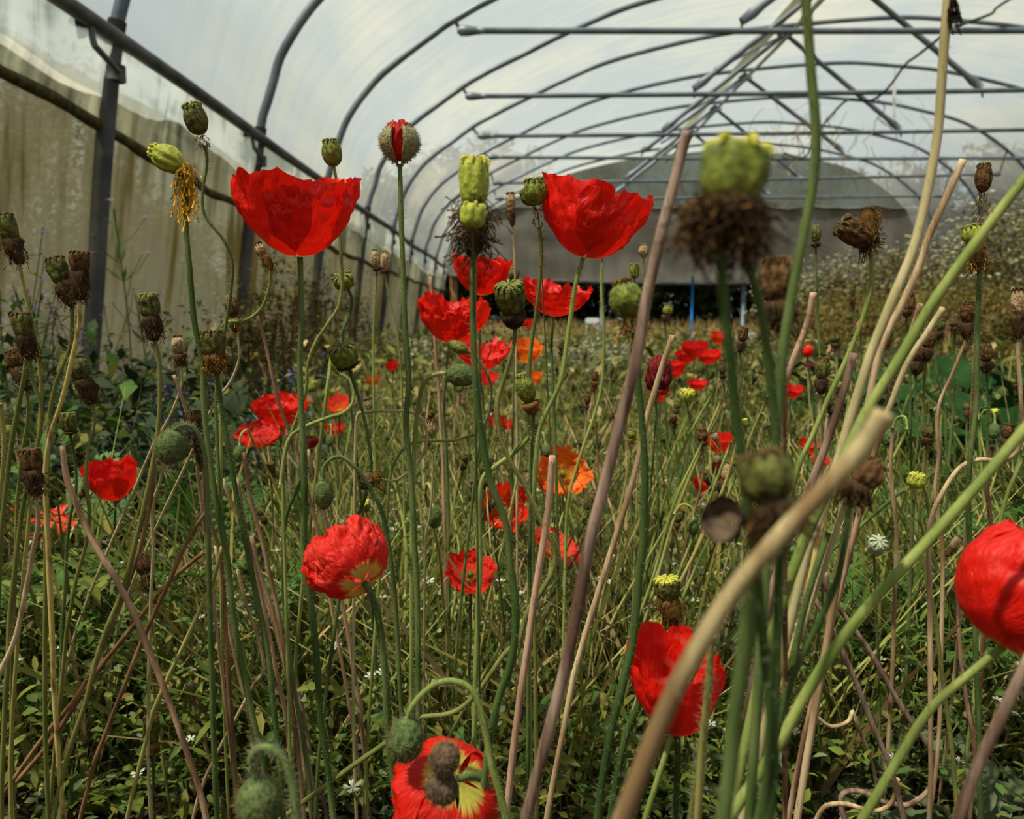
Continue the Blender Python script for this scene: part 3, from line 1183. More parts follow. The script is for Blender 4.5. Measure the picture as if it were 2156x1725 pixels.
def bud(root, base, ax, w, h, rng, m='bud', seam=True, hairn=260, open_=0., hm='hair_brown', name='bud'):
    M = basis(ax)
    R = w * .5
    pr = [(0, .22), (.04, .45), (.14, .74), (.3, .94), (.46, 1.), (.62, .95), (.78, .78), (.9, .52), (.97, .26), (1., .08)]
    mb = MB()
    vs, fs, seg = [], [], 28
    for (z, r) in pr:
        for k in range(seg):
            a = 2 * PI * k / seg
            rr = r * R * (1 - (.10 * math.exp(-((math.sin(a)) / .16) ** 2) if seam else 0)) * (1 + .05 * noise.noise(Vector((math.cos(a) * 3, math.sin(a) * 3, z * 4 + base.x * 90))))
            vs.append(base + M @ Vector((rr * math.cos(a), rr * math.sin(a), z * h)))
    for i in range(len(pr) - 1):
        for k in range(seg):
            k2 = (k + 1) % seg
            fs.append((i * seg + k, i * seg + k2, (i + 1) * seg + k2, (i + 1) * seg + k))
    fs.append(tuple((len(pr) - 1) * seg + k for k in range(seg)))
    fs.append(tuple(reversed(range(seg))))
    mb.add(vs, fs, 0)
    for _ in range(hairn):
        a, z = rng.uniform(0, 2 * PI), rng.uniform(.03, .97)
        r = np.interp(z, [q[0] for q in pr], [q[1] for q in pr]) * R
        d = Vector((math.cos(a), math.sin(a), (z - .45) * 1.4)) + Vector((rng.uniform(-.4, .4), rng.uniform(-.4, .4), rng.uniform(-.2, .5)))
        d.normalize()
        p = Vector((math.cos(a) * r * .96, math.sin(a) * r * .96, z * h))
        s = Vector((-math.sin(a), math.cos(a), 0)) * .00010
        mb.add([base + M @ (p + s), base + M @ (p - s), base + M @ (p + d * R * .34), base + M @ (p + Vector((0, 0, .00014)))],
               [(0, 1, 2), (1, 3, 2), (3, 0, 2)], 1)
    mb.build(name, [m, hm], root)


def ground_of(path):
    g = path[-1]
    return Vector((g.x, g.y, 0))


NF = [0]


def head_item(name, cat, label, pts, D, sw, stem, group=None, D1=None, hair=1., seed=None, ground=True, jit=.0, **k):
    rng = random.Random(seed if seed is not None else (len(label) * 7919 + int(pts[0][0]) * 31 + int(pts[0][1])))
    path = stem_path(pts, D, D1 if D1 is not None else D + .012, rng, ground)
    root = empty(name, ground_of(path))
    tag(root, label, cat, group)
    d0 = D[0] if isinstance(D, (list, tuple)) else D
    make_stem(root, path, sw, d0, stem, rng, hair, hollow=k.get('hollow', False), hairmat=k.get('hairmat', 'hair'), taper=k.get('taper', .75))
    return root, path[0], rng, d0


def seedhead(label, pts, D, sw, stem, w, h, axis=(0, 0), sk=0, **k):
    root, b, rng, d = head_item('poppy_seed_head', 'seed head', label, pts, D, sw, stem, 'poppy seed heads in the foreground',
                                hair=k.pop('hair', 1.), D1=k.pop('D1', None), seed=k.pop('seed', None), hairmat=k.pop('hairmat', 'hair'))
    s = d / F
    seed_head(root, b, AX(*axis), w * s, h * s, rng, skirt=sk * s, skL=k.pop('skL', 22) * s, **k)
    return root


def poppy(label, pts, D, sw, stem, R, H, axis=(0, 0), kind='cup', m='pet_red', name='red_poppy', heart=False, hair=1., seed=None, **k):
    root, b, rng, d = head_item(name, 'flower', label, pts, D, sw, stem, k.pop('group', None), hair=hair, seed=seed, D1=k.pop('D1', None))
    s = d / F
    petals(root, b, AX(*axis), R * s, H * s, kind, rng, mat_=m, **k)
    if heart:
        flower_heart(root, b, AX(*axis), R * s, rng)
    return root


def budded(label, pts, D, sw, stem, w, h, axis, m='bud', hair=1., hairn=260, hm='hair_brown', D1=None):
    root, b, rng, d = head_item('poppy_bud', 'flower bud', label, pts, D, sw, stem, None, hair=hair, D1=D1)
    s = d / F
    bud(root, b, AX(*axis), w * s, h * s, rng, m, hairn=hairn, hm=hm)
    return root


def stalk(label, pts, D, sw, stem, hair=.5, D1=None, ground=True, name='cut_stalk', group='cut poppy stalks in the foreground', cat='stalk', hollow=True, taper=.85):
    rng = random.Random(len(label) * 7919 + int(pts[0][0]) * 31)
    path = stem_path(pts, D, D1 if D1 is not None else D + .01, rng, ground)
    d0 = D[0] if isinstance(D, (list, tuple)) else D
    o = make_stem(None, path, sw, d0, stem, rng, hair, hollow=hollow, taper=taper, name=name, hairmat='hair_brown' if stem in ('st_pink', 'st_mauve', 'st_brown') else 'hair')
    g = ground_of(path)
    me = o.data
    n = len(me.vertices)
    a = np.empty(n * 3, dtype=np.float32)
    me.vertices.foreach_get('co', a)
    a = (a.reshape(-1, 3) - np.array(g, dtype=np.float32)).ravel()
    me.vertices.foreach_set('co', a)
    me.update()
    o.location = g
    tag(o, label, cat, group)
    return o

# ================================================================== hand placed poppies
# ---- flowers
poppy('large red poppy cup on a tall stem left of the opening bud',
      [(632, 541), (635, 650), (631, 760), (636, 900), (640, 1040), (640, 1189), (656, 1280), (668, 1414), (676, 1515), (690, 1616), (703, 1725)],
      .42, 15, 'st_green', 120, 160, (0, 6), 'cup', n=4, spin=.9, seed=11, scale_list=[1.0, .98, 1.02, .93], hair=1.2, squash=.85)
poppy('large red poppy cup leaning right, against the grey end curtain',
      [(1228, 543), (1211, 607), (1201, 681), (1181, 799), (1147, 873), (1134, 916), (1127, 1000), (1117, 1160), (1114, 1400), (1118, 1725)],
      .45, 12, 'st_lime', 112, 146, (14, 4), 'cup', n=4, spin=2.3, seed=5, scale_list=[.96, 1.0, .98, .94], squash=.85, lean=.12)
poppy('small red poppy cup behind the thick blurred stem, under the dark tangle',
      [(1012, 622), (1010, 700), (1009, 800), (1012, 950)], .75, 7, 'st_green', 56, 82, (4, 4), 'cup', n=4, spin=.4, seed=8, hair=.5)
poppy('red poppy cup with a notched rim above the small tilted seed pod',
      [(946, 722), (940, 790), (935, 849), (939, 950), (945, 1152), (945, 1300)], .62, 8, 'st_green', 68, 84, (10, 6), 'cup', n=4, spin=1.2, seed=21, flare=2., hair=.5, gap=.14, rim=.2)
poppy('red poppy with two raised petals in front of the dark gap under the curtain',
      [(1165, 666), (1162, 748), (1167, 883), (1171, 1017), (1174, 1118), (1176, 1250)], .70, 7, 'st_green', 66, 64, (6, 4), 'cup', n=4, spin=1.6, seed=33, flare=3., hair=.5, gap=.2, rim=.24)
poppy('ragged red poppy below the notched cup, above the nodding bud',
      [(1010, 783), (1018, 850), (1022, 950), (1020, 1060)], .80, 6, 'st_green', 54, 50, (5, 18), 'bowl', n=4, spin=.5, seed=14, gap=.2, rim=.3, hair=.4)
poppy('tiny red poppy under the ragged one, right of the nodding bud', [(1028, 812), (1030, 900), (1028, 980)], 1.2, 4, 'st_green', 20, 22, (0, 30), 'bowl', n=4, seed=3, nu=10, nv=8, hair=0)
poppy('crumpled half open red poppy with yellow base, facing away, lower left of centre',
      [(766, 1226), (785, 1262), (800, 1330), (813, 1430), (820, 1540), (830, 1650), (842, 1725)], .33, 20, 'st_green', 84, 132, (-50, -40), 'ball', 'pet_redy',
      n=5, spin=.3, seed=44, crink=2.3, rim=.2, squash=1.0, hair=.8)
poppy('large red poppy cup behind the thick foreground stalk, lower right',
      [(1425, 1541), (1428, 1600), (1425, 1660), (1420, 1725)], .31, 18, 'st_dark', 106, 186, (-3, 2), 'cup', n=4, spin=1.9, seed=52, squash=.9, hair=.5, rim=.10, crink=.6)
poppy('big out of focus red poppy cut off by the right edge',
      [(2112, 1362), (2050, 1412), (1960, 1490), (1890, 1600), (1816, 1725)], .25, 24, 'st_lime', 150, 268, (31, -6), 'ball', n=4, spin=.2, seed=63, crink=.8, gap=-.15, hair=.5)
poppy('red poppy with a yellow base nodding at the bottom edge, seen from beneath',
      [(962, 1640), (1000, 1634), (1030, 1655), (1050, 1700), (1062, 1760)], .29, 22, 'st_green', 126, 150, (-158, -30), 'ball', 'pet_redy', n=5, spin=1.2, seed=72, crink=1.1, squash=1., hair=.5)
poppy('orange poppy open towards the camera with a yellow middle, in front of many stems',
      [(1183, 1000), (1186, 1060), (1190, 1150), (1190, 1260)], .78, 5, 'st_green', 54, 26, (10, 62), 'open', 'pet_orange', 'orange_poppy', True, n=4, seed=81, hair=.3, rim=.16)
poppy('red orange poppy just below the open orange one', [(1178, 1020), (1180, 1100), (1176, 1250)], .82, 5, 'st_green', 50, 34, (-5, 40), 'open', 'pet_orred', 'orange_poppy', n=4, seed=83, hair=.3)
poppy('orange red poppy partly hidden by the thick curved stem, left of the open orange one',
      [(1062, 1075), (1060, 1150), (1055, 1300)], .80, 5, 'st_green', 48, 40, (5, 66), 'open', 'pet_orred', 'orange_poppy', True, n=4, seed=86, hair=.3, rim=.25)
poppy('red poppy with green and yellow centre facing the camera, right of the crumpled one',
      [(990, 1214), (991, 1290), (988, 1400), (988, 1560)], .57, 7, 'st_dark', 54, 22, (5, 40), 'open', 'pet_redy', heart=True, n=5, seed=91, hair=.8, rim=.16, gap=.02, crink=.8)
poppy('low red poppy with orange tint tilted beside the thick curved stem', [(1165, 1165), (1160, 1230), (1155, 1330)], .72, 5, 'st_green', 56, 24, (28, 20), 'bowl', 'pet_orred', n=4, seed=95, hair=.3, gap=.2)
poppy('wide open red poppy in the left middle, crossed by a pink stalk', [(592, 894), (590, 960), (585, 1060)], .90, 6, 'st_green', 50, 52, (4, 14), 'cup', 'pet_red', n=4, seed=98, hair=.4, flare=2.5, gap=.1)
poppy('flat ragged red poppy below the one crossed by a pink stalk', [(556, 935), (535, 1000), (525, 1080)], .92, 5, 'st_green', 52, 32, (-4, 24), 'bowl', n=4, seed=101, hair=.4, gap=.2)
poppy('orange poppy behind the looping green stem on the left', [(716, 866), (712, 950), (710, 1060)], 1.1, 5, 'st_green', 30, 26, (0, 35), 'bowl', 'pet_orred', 'orange_poppy', n=4, seed=104, nu=12, nv=10, hair=0)
poppy('small red poppy under the orange one on the left', [(706, 915), (700, 990)], 1.15, 4, 'st_green', 20, 20, (0, 20), 'cup', n=4, seed=105, nu=10, nv=8, hair=0)
poppy('small dark red poppy right of the flat ragged one', [(655, 945), (650, 1040)], 1.0, 4, 'st_green', 17, 22, (0, 10), 'cup', 'pet_maroon', n=4, seed=106, nu=10, nv=8, hair=0)
poppy('round red poppy standing alone in the dark leaves on the left', [(244, 1052), (241, 1110), (236, 1180), (234, 1260)], .66, 6, 'st_dark', 50, 76, (-2, 12), 'cup', n=4, seed=108, hair=.5, crink=.7)
poppy('ragged red poppy spreading sideways near the left edge', [(80, 1128), (82, 1200), (78, 1300)], .72, 7, 'st_green', 66, 40, (14, 12), 'bowl', 'pet_orred', n=4, seed=111, hair=.5, gap=.3, rim=.25)
poppy('shredded red poppy half hidden behind ferny leaves, lower left', [(172, 1345), (170, 1420), (165, 1500)], .80, 5, 'st_green', 48, 46, (0, 30), 'bowl', 'pet_orred', n=5, seed=114, hair=0, gap=.25)
poppy('small red petal scrap low beside the broad leaf, lower left', [(398, 1482), (398, 1530)], .78, 3, 'st_green', 20, 26, (0, 15), 'cup', n=3, seed=116, nu=10, nv=8, hair=0)
poppy('dark red poppy lying low behind stems, bottom left', [(300, 1650), (300, 1700)], .66, 3, 'st_green', 40, 44, (10, 10), 'bowl', 'pet_maroon', n=4, seed=118, nu=12, nv=10, hair=0)
FAR = [(1462, 752, 1.7, 26, 'upper red poppy of the right hand cluster'), (1490, 766, 1.6, 24, 'right red poppy of the right hand cluster'), (1445, 764, 1.75, 22, 'left red poppy of the right hand cluster'),
       (1422, 788, 1.9, 22, 'small red poppy below the right hand cluster'), (1466, 822, 1.5, 18, 'lowest red poppy of the right hand cluster')]
for x, y, D, r, lab in FAR:
    poppy(lab, [(x, y), (x - 2, y + 60), (x - 4, y + 120)], D, 3.5, 'st_green', r, r * 1.15, (random.Random(x).uniform(-10, 10), 15), 'cup', n=4, seed=x, nu=10, nv=8, hair=0, gap=.15, group='red poppies of the right hand cluster')
for x, y, D, r, m, nm, lab in ((1509, 724, 1.8, 17, 'pet_orred', 'orange_poppy', 'small orange poppy above the right hand cluster'),
                               (1105, 762, 1.25, 32, 'pet_orange', 'orange_poppy', 'bright orange poppy behind the ribbed seed head at centre'),
                               (1122, 812, 1.5, 18, 'pet_orange', 'orange_poppy', 'small orange poppy low behind the centre stems'),
                               (1046, 900, 1.2, 17, 'pet_orred', 'orange_poppy', 'narrow orange red poppy between the centre stems'),
                               (1070, 905, 1.3, 13, 'pet_orred', 'orange_poppy', 'second narrow orange scrap between the centre stems'),
                               (828, 780, 1.5, 13, 'pet_red', 'red_poppy', 'tiny red poppy far back right of the tall opening bud'),
                               (787, 812, 1.6, 14, 'pet_orange', 'orange_poppy', 'tiny orange poppy far back left of the tall opening bud'),
                               (1113, 690, 2.0, 11, 'pet_red', 'red_poppy', 'tiny red poppy far back left of the two petalled one'),
                               (1664, 838, 1.0, 19, 'pet_red', 'red_poppy', 'upright folded red poppy beside the curved pink stalk, right'),
                               (1516, 952, .95, 26, 'pet_red', 'red_poppy', 'red poppy between leaning pale stems, right of centre'),
                               (1515, 1006, .9, 22, 'pet_maroon', 'red_poppy', 'dark red poppy under the one between pale stems'),
                               (1478, 1036, .95, 20, 'pet_red', 'red_poppy', 'thin red petals low between pale stems'),
                               (1703, 955, .9, 22, 'pet_orred', 'red_poppy', 'red poppy half hidden behind the pale green right stem'),
                               (1722, 985, .95, 17, 'pet_red', 'red_poppy', 'small red poppy behind the mauve cut stalk'),
                               (1390, 845, 1.2, 17, 'pet_red', 'red_poppy', 'red poppy scrap behind the long mauve stalk at centre'),
                               (1420, 795, 2.1, 12, 'pet_red', 'red_poppy', 'tiny red poppy left of the right hand cluster'),
                               (1840, 1650, .62, 18, 'pet_maroon', 'red_poppy', 'dark red petals low in the leaves, bottom right'),
                               (1715, 1420, .8, 12, 'pet_maroon', 'red_poppy', 'tiny dark red flower low among the right stems')):
    poppy(lab, [(x, y), (x - 2, y + 50), (x + 3, y + 110)], D, 4, 'st_green', r, r * 1.35, (random.Random(x).uniform(-14, 14), 20), 'cup', m, nm, n=4, seed=x, nu=12, nv=8, hair=0, gap=.12)
budded('closed bright red bud on a thin stem above the squash leaves', [(1700, 752), (1704, 790), (1712, 830), (1716, 900)], .85, 5, 'st_green', 21, 26, (0, 10), 'bud_red', hairn=0)
budded('pale pink bud standing above the squash leaves on the right', [(1812, 697), (1813, 740), (1815, 800)], .95, 4, 'st_green', 17, 22, (-10, 10), 'bud_pink', hairn=0)
budded('small drooping maroon bud beside the closed red one', [(1690, 764), (1700, 757), (1716, 768), (1722, 800), (1722, 880)], .87, 4, 'st_lime', 12, 30, (115, 0), 'bud_maroon', hairn=0)
poppy('withered maroon poppy hanging behind the long mauve stalk', [(1392, 746), (1385, 762), (1380, 800), (1383, 900)], .60, 6, 'st_green', 24, 76, (184, 0), 'ball', 'pet_maroon', n=4, seed=131, crink=2.2, hair=.3)
for x, y, w, lab, mt in ((1388, 800, 17, 'red petal rag under the withered maroon poppy', 'pet_red'),):
    poppy(lab, [(x, y), (x - 6, y + 60)], .63, 5, 'st_green', w, 30, (170, 0), 'ball', mt, n=3, seed=133, crink=2., hair=0)

# ---- opening bud: two hairy sepals either side of crumpled petals
path_ = [(842, 346), (845, 450), (849, 570), (855, 700), (861, 800), (856, 900), (865, 1000), (875, 1160), (879, 1300), (880, 1460)]
root, b, rng, d = head_item('poppy_bud', 'flower bud', 'tall opening bud, red petals showing between two hairy sepals', path_, .42, 13, 'st_green', hair=1.1)
s = d / F
for sg in (-1, 1):
    mb = MB()
    M = basis(Vector((sg * .10, 0, 1)))
    vs, fs = [], []
    nu_, nv_ = 16, 16
    H_, R_ = 82 * s, 40 * s
    for lay in (0, 1):
        for j in range(nv_ + 1):
            v = j / nv_
            for k in range(nu_ + 1):
                a = (k / nu_ - .5) * PI * .80 + (PI if sg < 0 else 0)
                r = R_ * (max(.001, math.sin(PI * (.02 + .90 * v))) ** .75) * (1 - .17 * lay)
                vs.append(b + Vector((math.cos(a) * r + sg * 1. * s, math.sin(a) * r, H_ * v)))
    w = nu_ + 1
    o2 = (nv_ + 1) * w
    for j in range(nv_):
        for k in range(nu_):
            a = j * w + k
            fs.append((a, a + 1, a + w + 1, a + w))
            fs.append((o2 + a + w, o2 + a + w + 1, o2 + a + 1, o2 + a))
    for j in range(nv_):
        for k in (0, nu_):
            a = j * w + k
            fs.append((a, a + w, o2 + a + w, o2 + a))
    for k in range(nu_):
        a = nv_ * w + k
        fs.append((a, a + 1, o2 + a + 1, o2 + a))
    mb.add(vs, fs)
    for _ in range(1100):
        j, k = rng.randrange(nv_ * w), 0
        p = vs[j]
        d_ = (p - (b + Vector((0, 0, H_ * .45)))).normalized() + Vector((rng.uniform(-.4, .4), rng.uniform(-.4, .4), rng.uniform(-.3, .5)))
        d_.normalize()
        t = d_.orthogonal() * .00006
        mb.add([p + t, p - t, p + d_ * rng.uniform(3, 8) * s, p + Vector((0, 0, .00015))], [(0, 1, 2), (1, 3, 2), (3, 0, 2)], 1)
    mb.build('sepal', ['bud_tan', 'hair'], root)
petals(root, b + Vector((0, 0, 6 * s)), AX(0), 27 * s, 76 * s, 'ball', rng, n=4, mat_='pet_red', crink=2.2, nu=18, nv=18)

# fuzzy brown sepals still stuck on the nodding poppy at the bottom
for (x, y, w_, h_, ax_, lab) in ((938, 1600, 72, 50, (-70, 0), 'fuzzy brown cast off sepal on top of the nodding poppy, upper one'), (936, 1662, 70, 56, (-80, -10), 'fuzzy brown cast off sepal on the nodding poppy, lower one')):
    c = P(x + 28, y + 8, .262)
    rr = empty('poppy_sepal', c)
    tag(rr, lab, 'sepal')
    bud(rr, c, AX(*ax_), w_ * .262 / F, h_ * 1.35 * .262 / F, random.Random(x), 'bud_umber', hairn=700, name='husk')

# ---- nodding buds
budded('nodding hairy bud pointing right on a hooked stem, under the notched red poppy',
       [(940, 786), (918, 788), (895, 803), (882, 850), (874, 920), (870, 1000), (868, 1120)], .43, 12, 'st_lime', 50, 66, (97, 0), hairn=420)
budded('drooping hairy bud hanging from a hooked stem above the crumpled poppy',
       [(679, 1012), (680, 988), (697, 967), (722, 964), (754, 990), (787, 1041), (807, 1085), (821, 1160), (830, 1250)], .42, 11, 'st_green', 42, 64, (178, 0), hairn=420)
budded('fat hairy nodding bud on the left beside a dark withered seed head',
       [(366, 906), (380, 898), (398, 897), (418, 915), (432, 960), (436, 1040), (438, 1120)], .385, 13, 'st_green', 68, 80, (-165, -10), hairn=520)
budded('blurred nodding bud with a cleft, hanging left of the nodding poppy at the bottom',
       [(858, 1512), (866, 1492), (885, 1466), (918, 1440), (955, 1434), (990, 1450), (1010, 1490), (1022, 1545), (1035, 1610), (1055, 1680), (1068, 1740)], .285, 17, 'st_lime', 82, 104, (184, 0), hairn=420, D1=.28)
budded('big blurred hairy bud at the bottom edge, hanging from a curved stem',
       [(540, 1640), (530, 1605), (536, 1582), (560, 1574), (590, 1592), (612, 1640), (622, 1700), (626, 1760)], .235, 25, 'st_green', 104, 122, (176, 0), hairn=520, D1=.232)
budded('small oval green bud tilted left under the notched red poppy',
       [(985, 742), (1000, 750), (1025, 785), (1035, 820), (1030, 868), (1016, 902), (1005, 960)], .52, 7, 'st_green', 27, 46, (-62, 0), 'cap_green', hairn=60)
budded('small dark nodding bud low between the stems, right of the crumpled poppy', [(965, 1405), (955, 1398), (935, 1398), (915, 1420), (908, 1470), (905, 1540)], .62, 6, 'st_green', 20, 34, (160, 0), hairn=80)

# ---- seed heads
SK = dict(skirt=0)
seedhead('green ribbed seed head on a swan necked stem at upper left', [(430, 306), (436, 330), (434, 360), (426, 404), (431, 454), (471, 505), (489, 552), (487, 610), (477, 674), (466, 740), (455, 830), (458, 930)],
         .45, 8, 'st_green', 44, 58, (-14, 6), 22, skm='thr_brown', skn=36, skL=16, shape='urn', ribs=8, core=False, cap='cap_dark')
r_ = seedhead('yellow green seed head bent left with gold stamens trailing down its stem', [(388, 352), (392, 372), (391, 420), (391, 480), (400, 570), (410, 680), (425, 760), (430, 850), (440, 950), (455, 1050), (475, 1150), (490, 1280), (510, 1400), (530, 1500), (545, 1560)],
         .40, 14, 'st_green', 52, 66, (-62, 0), 4, skm='thr_gold', skn=40, skL=30, cap='cap_yellow', crown='crown_yellow', core=False, shape='oval', hair=1.7)
mb = MB()
rng = random.Random(8)
for k in range(70):
    px, py = 386 + rng.uniform(-14, 22), rng.uniform(340, 400)
    Y = .40 + rng.uniform(-.004, .004)
    L = rng.uniform(20, 95)
    pts = [P(px, py, Y)]
    for q in range(5):
        px += rng.uniform(-7, 7)
        py += L / 5
        pts.append(P(px, py, Y + rng.uniform(-.002, .002)))
    tube(mb, pts, [.00018] * 5 + [.0006], 4, cap=True)
mb.build('stamens', 'thr_gold', r_)['label'] = 'trailing golden stamens'
seedhead('small ribbed seed head standing above the left red cup', [(703, 350), (709, 385), (713, 430), (716, 500), (719, 560), (720, 600), (713, 645), (690, 682), (664, 722), (647, 770), (642, 830), (600, 960), (597, 1060), (600, 1200)],
         .455, 8, 'st_lime', 38, 50, (-6, 5), 0, skm='thr_dark', ribs=8, cap='cap_green')
seedhead('squat green seed head on a bent stem just right of the left red cup', [(731, 606), (741, 630), (736, 665), (722, 700), (724, 725)], .50, 8, 'st_green', 42, 30, (-20, 30), 0, skn=20, shape='barrel', ribs=8)
seedhead('green ribbed seed head facing up, left of the tall opening bud stem', [(733, 772), (746, 810), (757, 842), (768, 885), (777, 933), (780, 1000), (762, 1068), (743, 1105), (725, 1180)],
         .45, 9, 'st_green', 58, 42, (-14, 22), 4, skn=20, shape='barrel', ribs=11, skL=10, cap='cap_green', crown='crown_olive')
seedhead('left one of two small dry seed heads standing side by side, centre left', [(793, 572), (790, 640), (786, 720), (787, 850), (790, 960)], .70, 6, 'st_lime', 18, 36, (-4, 0), 8, skn=10, shape='oval', cap='cap_tan', hair=.5)
seedhead('right one of two small dry seed heads standing side by side, centre left', [(810, 578), (822, 640), (836, 700), (845, 790), (848, 900)], .70, 5, 'st_lime', 20, 38, (2, 0), 8, skn=10, shape='oval', cap='cap_tan', hair=.5)
seedhead('blurred yellow green seed head with a dark curly tangle beneath, left of centre', [(996, 540), (996, 600), (996, 700), (1000, 790), (1010, 900), (1035, 1020), (1064, 1100), (1076, 1200), (1086, 1290), (1076, 1390), (1050, 1470), (1030, 1560)],
         .28, 18, 'st_green', 62, 90, (1, -4), 106, skm='thr_dark', skn=230, skL=60, skspread=1.5, cap='cap_yellow', crown='crown_yellow', ribs=7, shape='barrel', hair=.25)
seedhead('small yellow crowned pod leaning on the blurred seed head left of centre', [(994, 478), (996, 540), (998, 640)], .268, 7, 'st_green', 52, 44, (4, -14), 0, cap='cap_yellow', crown='crown_yellow', ribs=6, shape='barrel', hair=0)
seedhead('bristly green seed head touching the left rim of the right red cup', [(1134, 478), (1140, 510), (1139, 560), (1131, 640), (1117, 731), (1113, 798), (1116, 900)], .45, 10, 'st_olive', 48, 50, (-6, 6), 44, skm='thr_brown', skn=30, skL=14, skspread=.3, core=False, hair=1.8, hairmat='hair_brown')
seedhead('tiny side pod clinging left of the bristly seed head', [(1120, 432), (1132, 450), (1137, 500)], .449, 4, 'st_olive', 26, 34, (-30, 0), 0, cap='cap_dark', bristle=10, hair=0)
seedhead('fat ribbed dark green seed head below the small red cups, centre', [(1084, 690), (1083, 720), (1066, 782), (1047, 849), (1053, 916), (1077, 977), (1107, 1027), (1140, 1100), (1166, 1150), (1166, 1195), (1140, 1245), (1110, 1290), (1092, 1350), (1062, 1378), (1006, 1458), (955, 1500), (885, 1510)],
         .42, 12, 'st_olive', 60, 58, (-8, 20), 34, skm='thr_dark', skn=24, skL=10, skspread=.2, cap='cap_dark', crown='crown_olive', ribs=12, shape='barrel', hair=1.1)
seedhead('oval bristly seed head tilted left on a dark neck, below centre of the right cup', [(1124, 872), (1120, 950), (1117, 1050), (1115, 1180)], .44, 9, 'st_green', 40, 60, (-18, 4), 26, skm='thr_brown', skn=24, skL=12, shape='oval', bristle=160, cap='cap_green', core=True)
seedhead('largest blurred seed head with yellow crown and brown ruff, right of centre', [(1520, 520), (1521, 600), (1531, 700), (1545, 820), (1556, 920), (1572, 1050), (1590, 1180), (1600, 1300), (1618, 1450), (1630, 1600), (1612, 1740)],
         .150, 29, 'st_dark', 138, 118, (10, -8), 92, skm='thr_dark', skn=460, skL=80, skspread=1.5, cap='cap_green', crown='crown_yellow', ribs=6, shape='barrel', hair=.15)
seedhead('dark withered seed head behind the largest blurred one, on a yellowish bent stem', [(1552, 486), (1570, 545), (1594, 620), (1612, 720), (1624, 820), (1636, 940), (1642, 1080), (1640, 1240), (1634, 1400)],
         .185, 24, 'st_dark', 90, 60, (-12, 0), 60, skm='thr_brown', skn=160, skL=50, skspread=1.2, cap='cap_brown', crown='crown_brown', ribs=7, hair=.2)
seedhead('dark messy seed head hanging in shade between the thick green stems', [(1646, 700), (1650, 780), (1652, 860)], .22, 14, 'st_brown', 74, 90, (-4, -10), 60, skm='thr_dark', skn=120, skL=40, skspread=1., cap='cap_brown', crown='thr_brown', hair=.2)
seedhead('blurred dark seed pod with a green cheek before the thick right hand stems', [(1652, 1130), (1640, 1212), (1632, 1350), (1622, 1480)], .145, 22, 'st_dark', 112, 110, (-14, -20), 70, skm='thr_dark', skn=220, skL=60, skspread=1.5, cap='cap_dark', crown='crown_brown', ribs=8, hair=.1)
seedhead('twisted dark brown seed head bent left with a shaggy neck, upper right', [(1832, 512), (1836, 560), (1834, 610), (1818, 668), (1785, 750), (1748, 830), (1710, 920), (1684, 975), (1660, 1060)],
         .36, 13, 'st_lime', 50, 66, (-58, 0), 4, skm='thr_dark', skn=80, skL=26, cap='cap_brown', crown='crown_brown', shape='barrel', hair=.5)
mb = MB()
rng = random.Random(12)
c0, c1 = P(1832, 512, .36), P(1826, 440, .36)
path = [c0.lerp(c1, i / 6) for i in range(7)]
tube(mb, path, [.0018, .0028, .0031, .003, .0032, .0034, .002], 9)
threads(mb, Matrix.Identity(3), c0, .003, .001, .016, 170, .006, .8, rng, .00016)
r_ = empty('withered_stamens', c0)
tag(mb.build('withered_stamens', 'thr_brown', None), 'shaggy sleeve of withered stamens on the neck of the twisted seed head', 'stamens')
bpy.data.objects.remove(r_)
seedhead('tan dry seed head upright against the bushes at upper right', [(2066, 470), (2064, 520), (2062, 560)], .405, 9, 'st_tan', 30, 54, (-1, 0), 62, skm='thr_brown', skn=50, skL=30, skspread=.3, cap='cap_brown', crown='crown_brown', core=False, hair=.4, hairmat='hair_brown')
seedhead('yellow green seed head with a shaggy gold tipped ruff, beneath the tan dry one', [(2062, 568), (2060, 640), (2057, 750), (2055, 850), (2044, 950), (2039, 1050), (2043, 1150), (2050, 1250), (2056, 1400), (2062, 1560)],
         .40, 12, 'st_green', 38, 34, (-16, 0), 58, skm='thr_brown', skn=130, skL=30, skspread=.6, cap='cap_yellow', crown='crown_olive', hair=.6)
seedhead('tall tan dry seed head near the right edge on an S bent pale stem', [(2144, 714), (2144, 760), (2150, 850), (2154, 905), (2142, 950), (2105, 970), (2060, 968), (2020, 985), (1988, 1030), (1965, 1080), (1956, 1130), (1958, 1220)],
         .40, 11, 'st_tan', 30, 54, (-3, 0), 48, skm='thr_dark', skn=50, skL=22, skspread=.3, cap='cap_tan', crown='cap_brown', hair=.5)
seedhead('dark brown seed head on a slim tan stem right of the diagonal green stem', [(2036, 716), (2022, 745), (2004, 790), (1978, 850), (1972, 900), (1976, 960), (1968, 1030), (1974, 1090), (1984, 1150), (1984, 1240)],
         .48, 9, 'st_tan', 28, 44, (-2, 0), 34, skm='thr_dark', skn=50, skL=22, cap='cap_brown', crown='crown_brown', hair=.5)
seedhead('small brown pointed seed head behind the diagonal stems, right', [(1908, 668), (1912, 700), (1916, 780)], .60, 6, 'st_green', 26, 50, (4, 0), 0, cap='cap_brown', crown='crown_brown', hair=.3)
seedhead('slim green seed head on a thin straight stem in front of the flowering bush', [(1718, 522), (1720, 600), (1723, 700), (1728, 800), (1730, 900)], .75, 6, 'st_green', 20, 34, (-3, 0), 10, skn=16, cap='cap_dark', shape='oval', hair=.4)
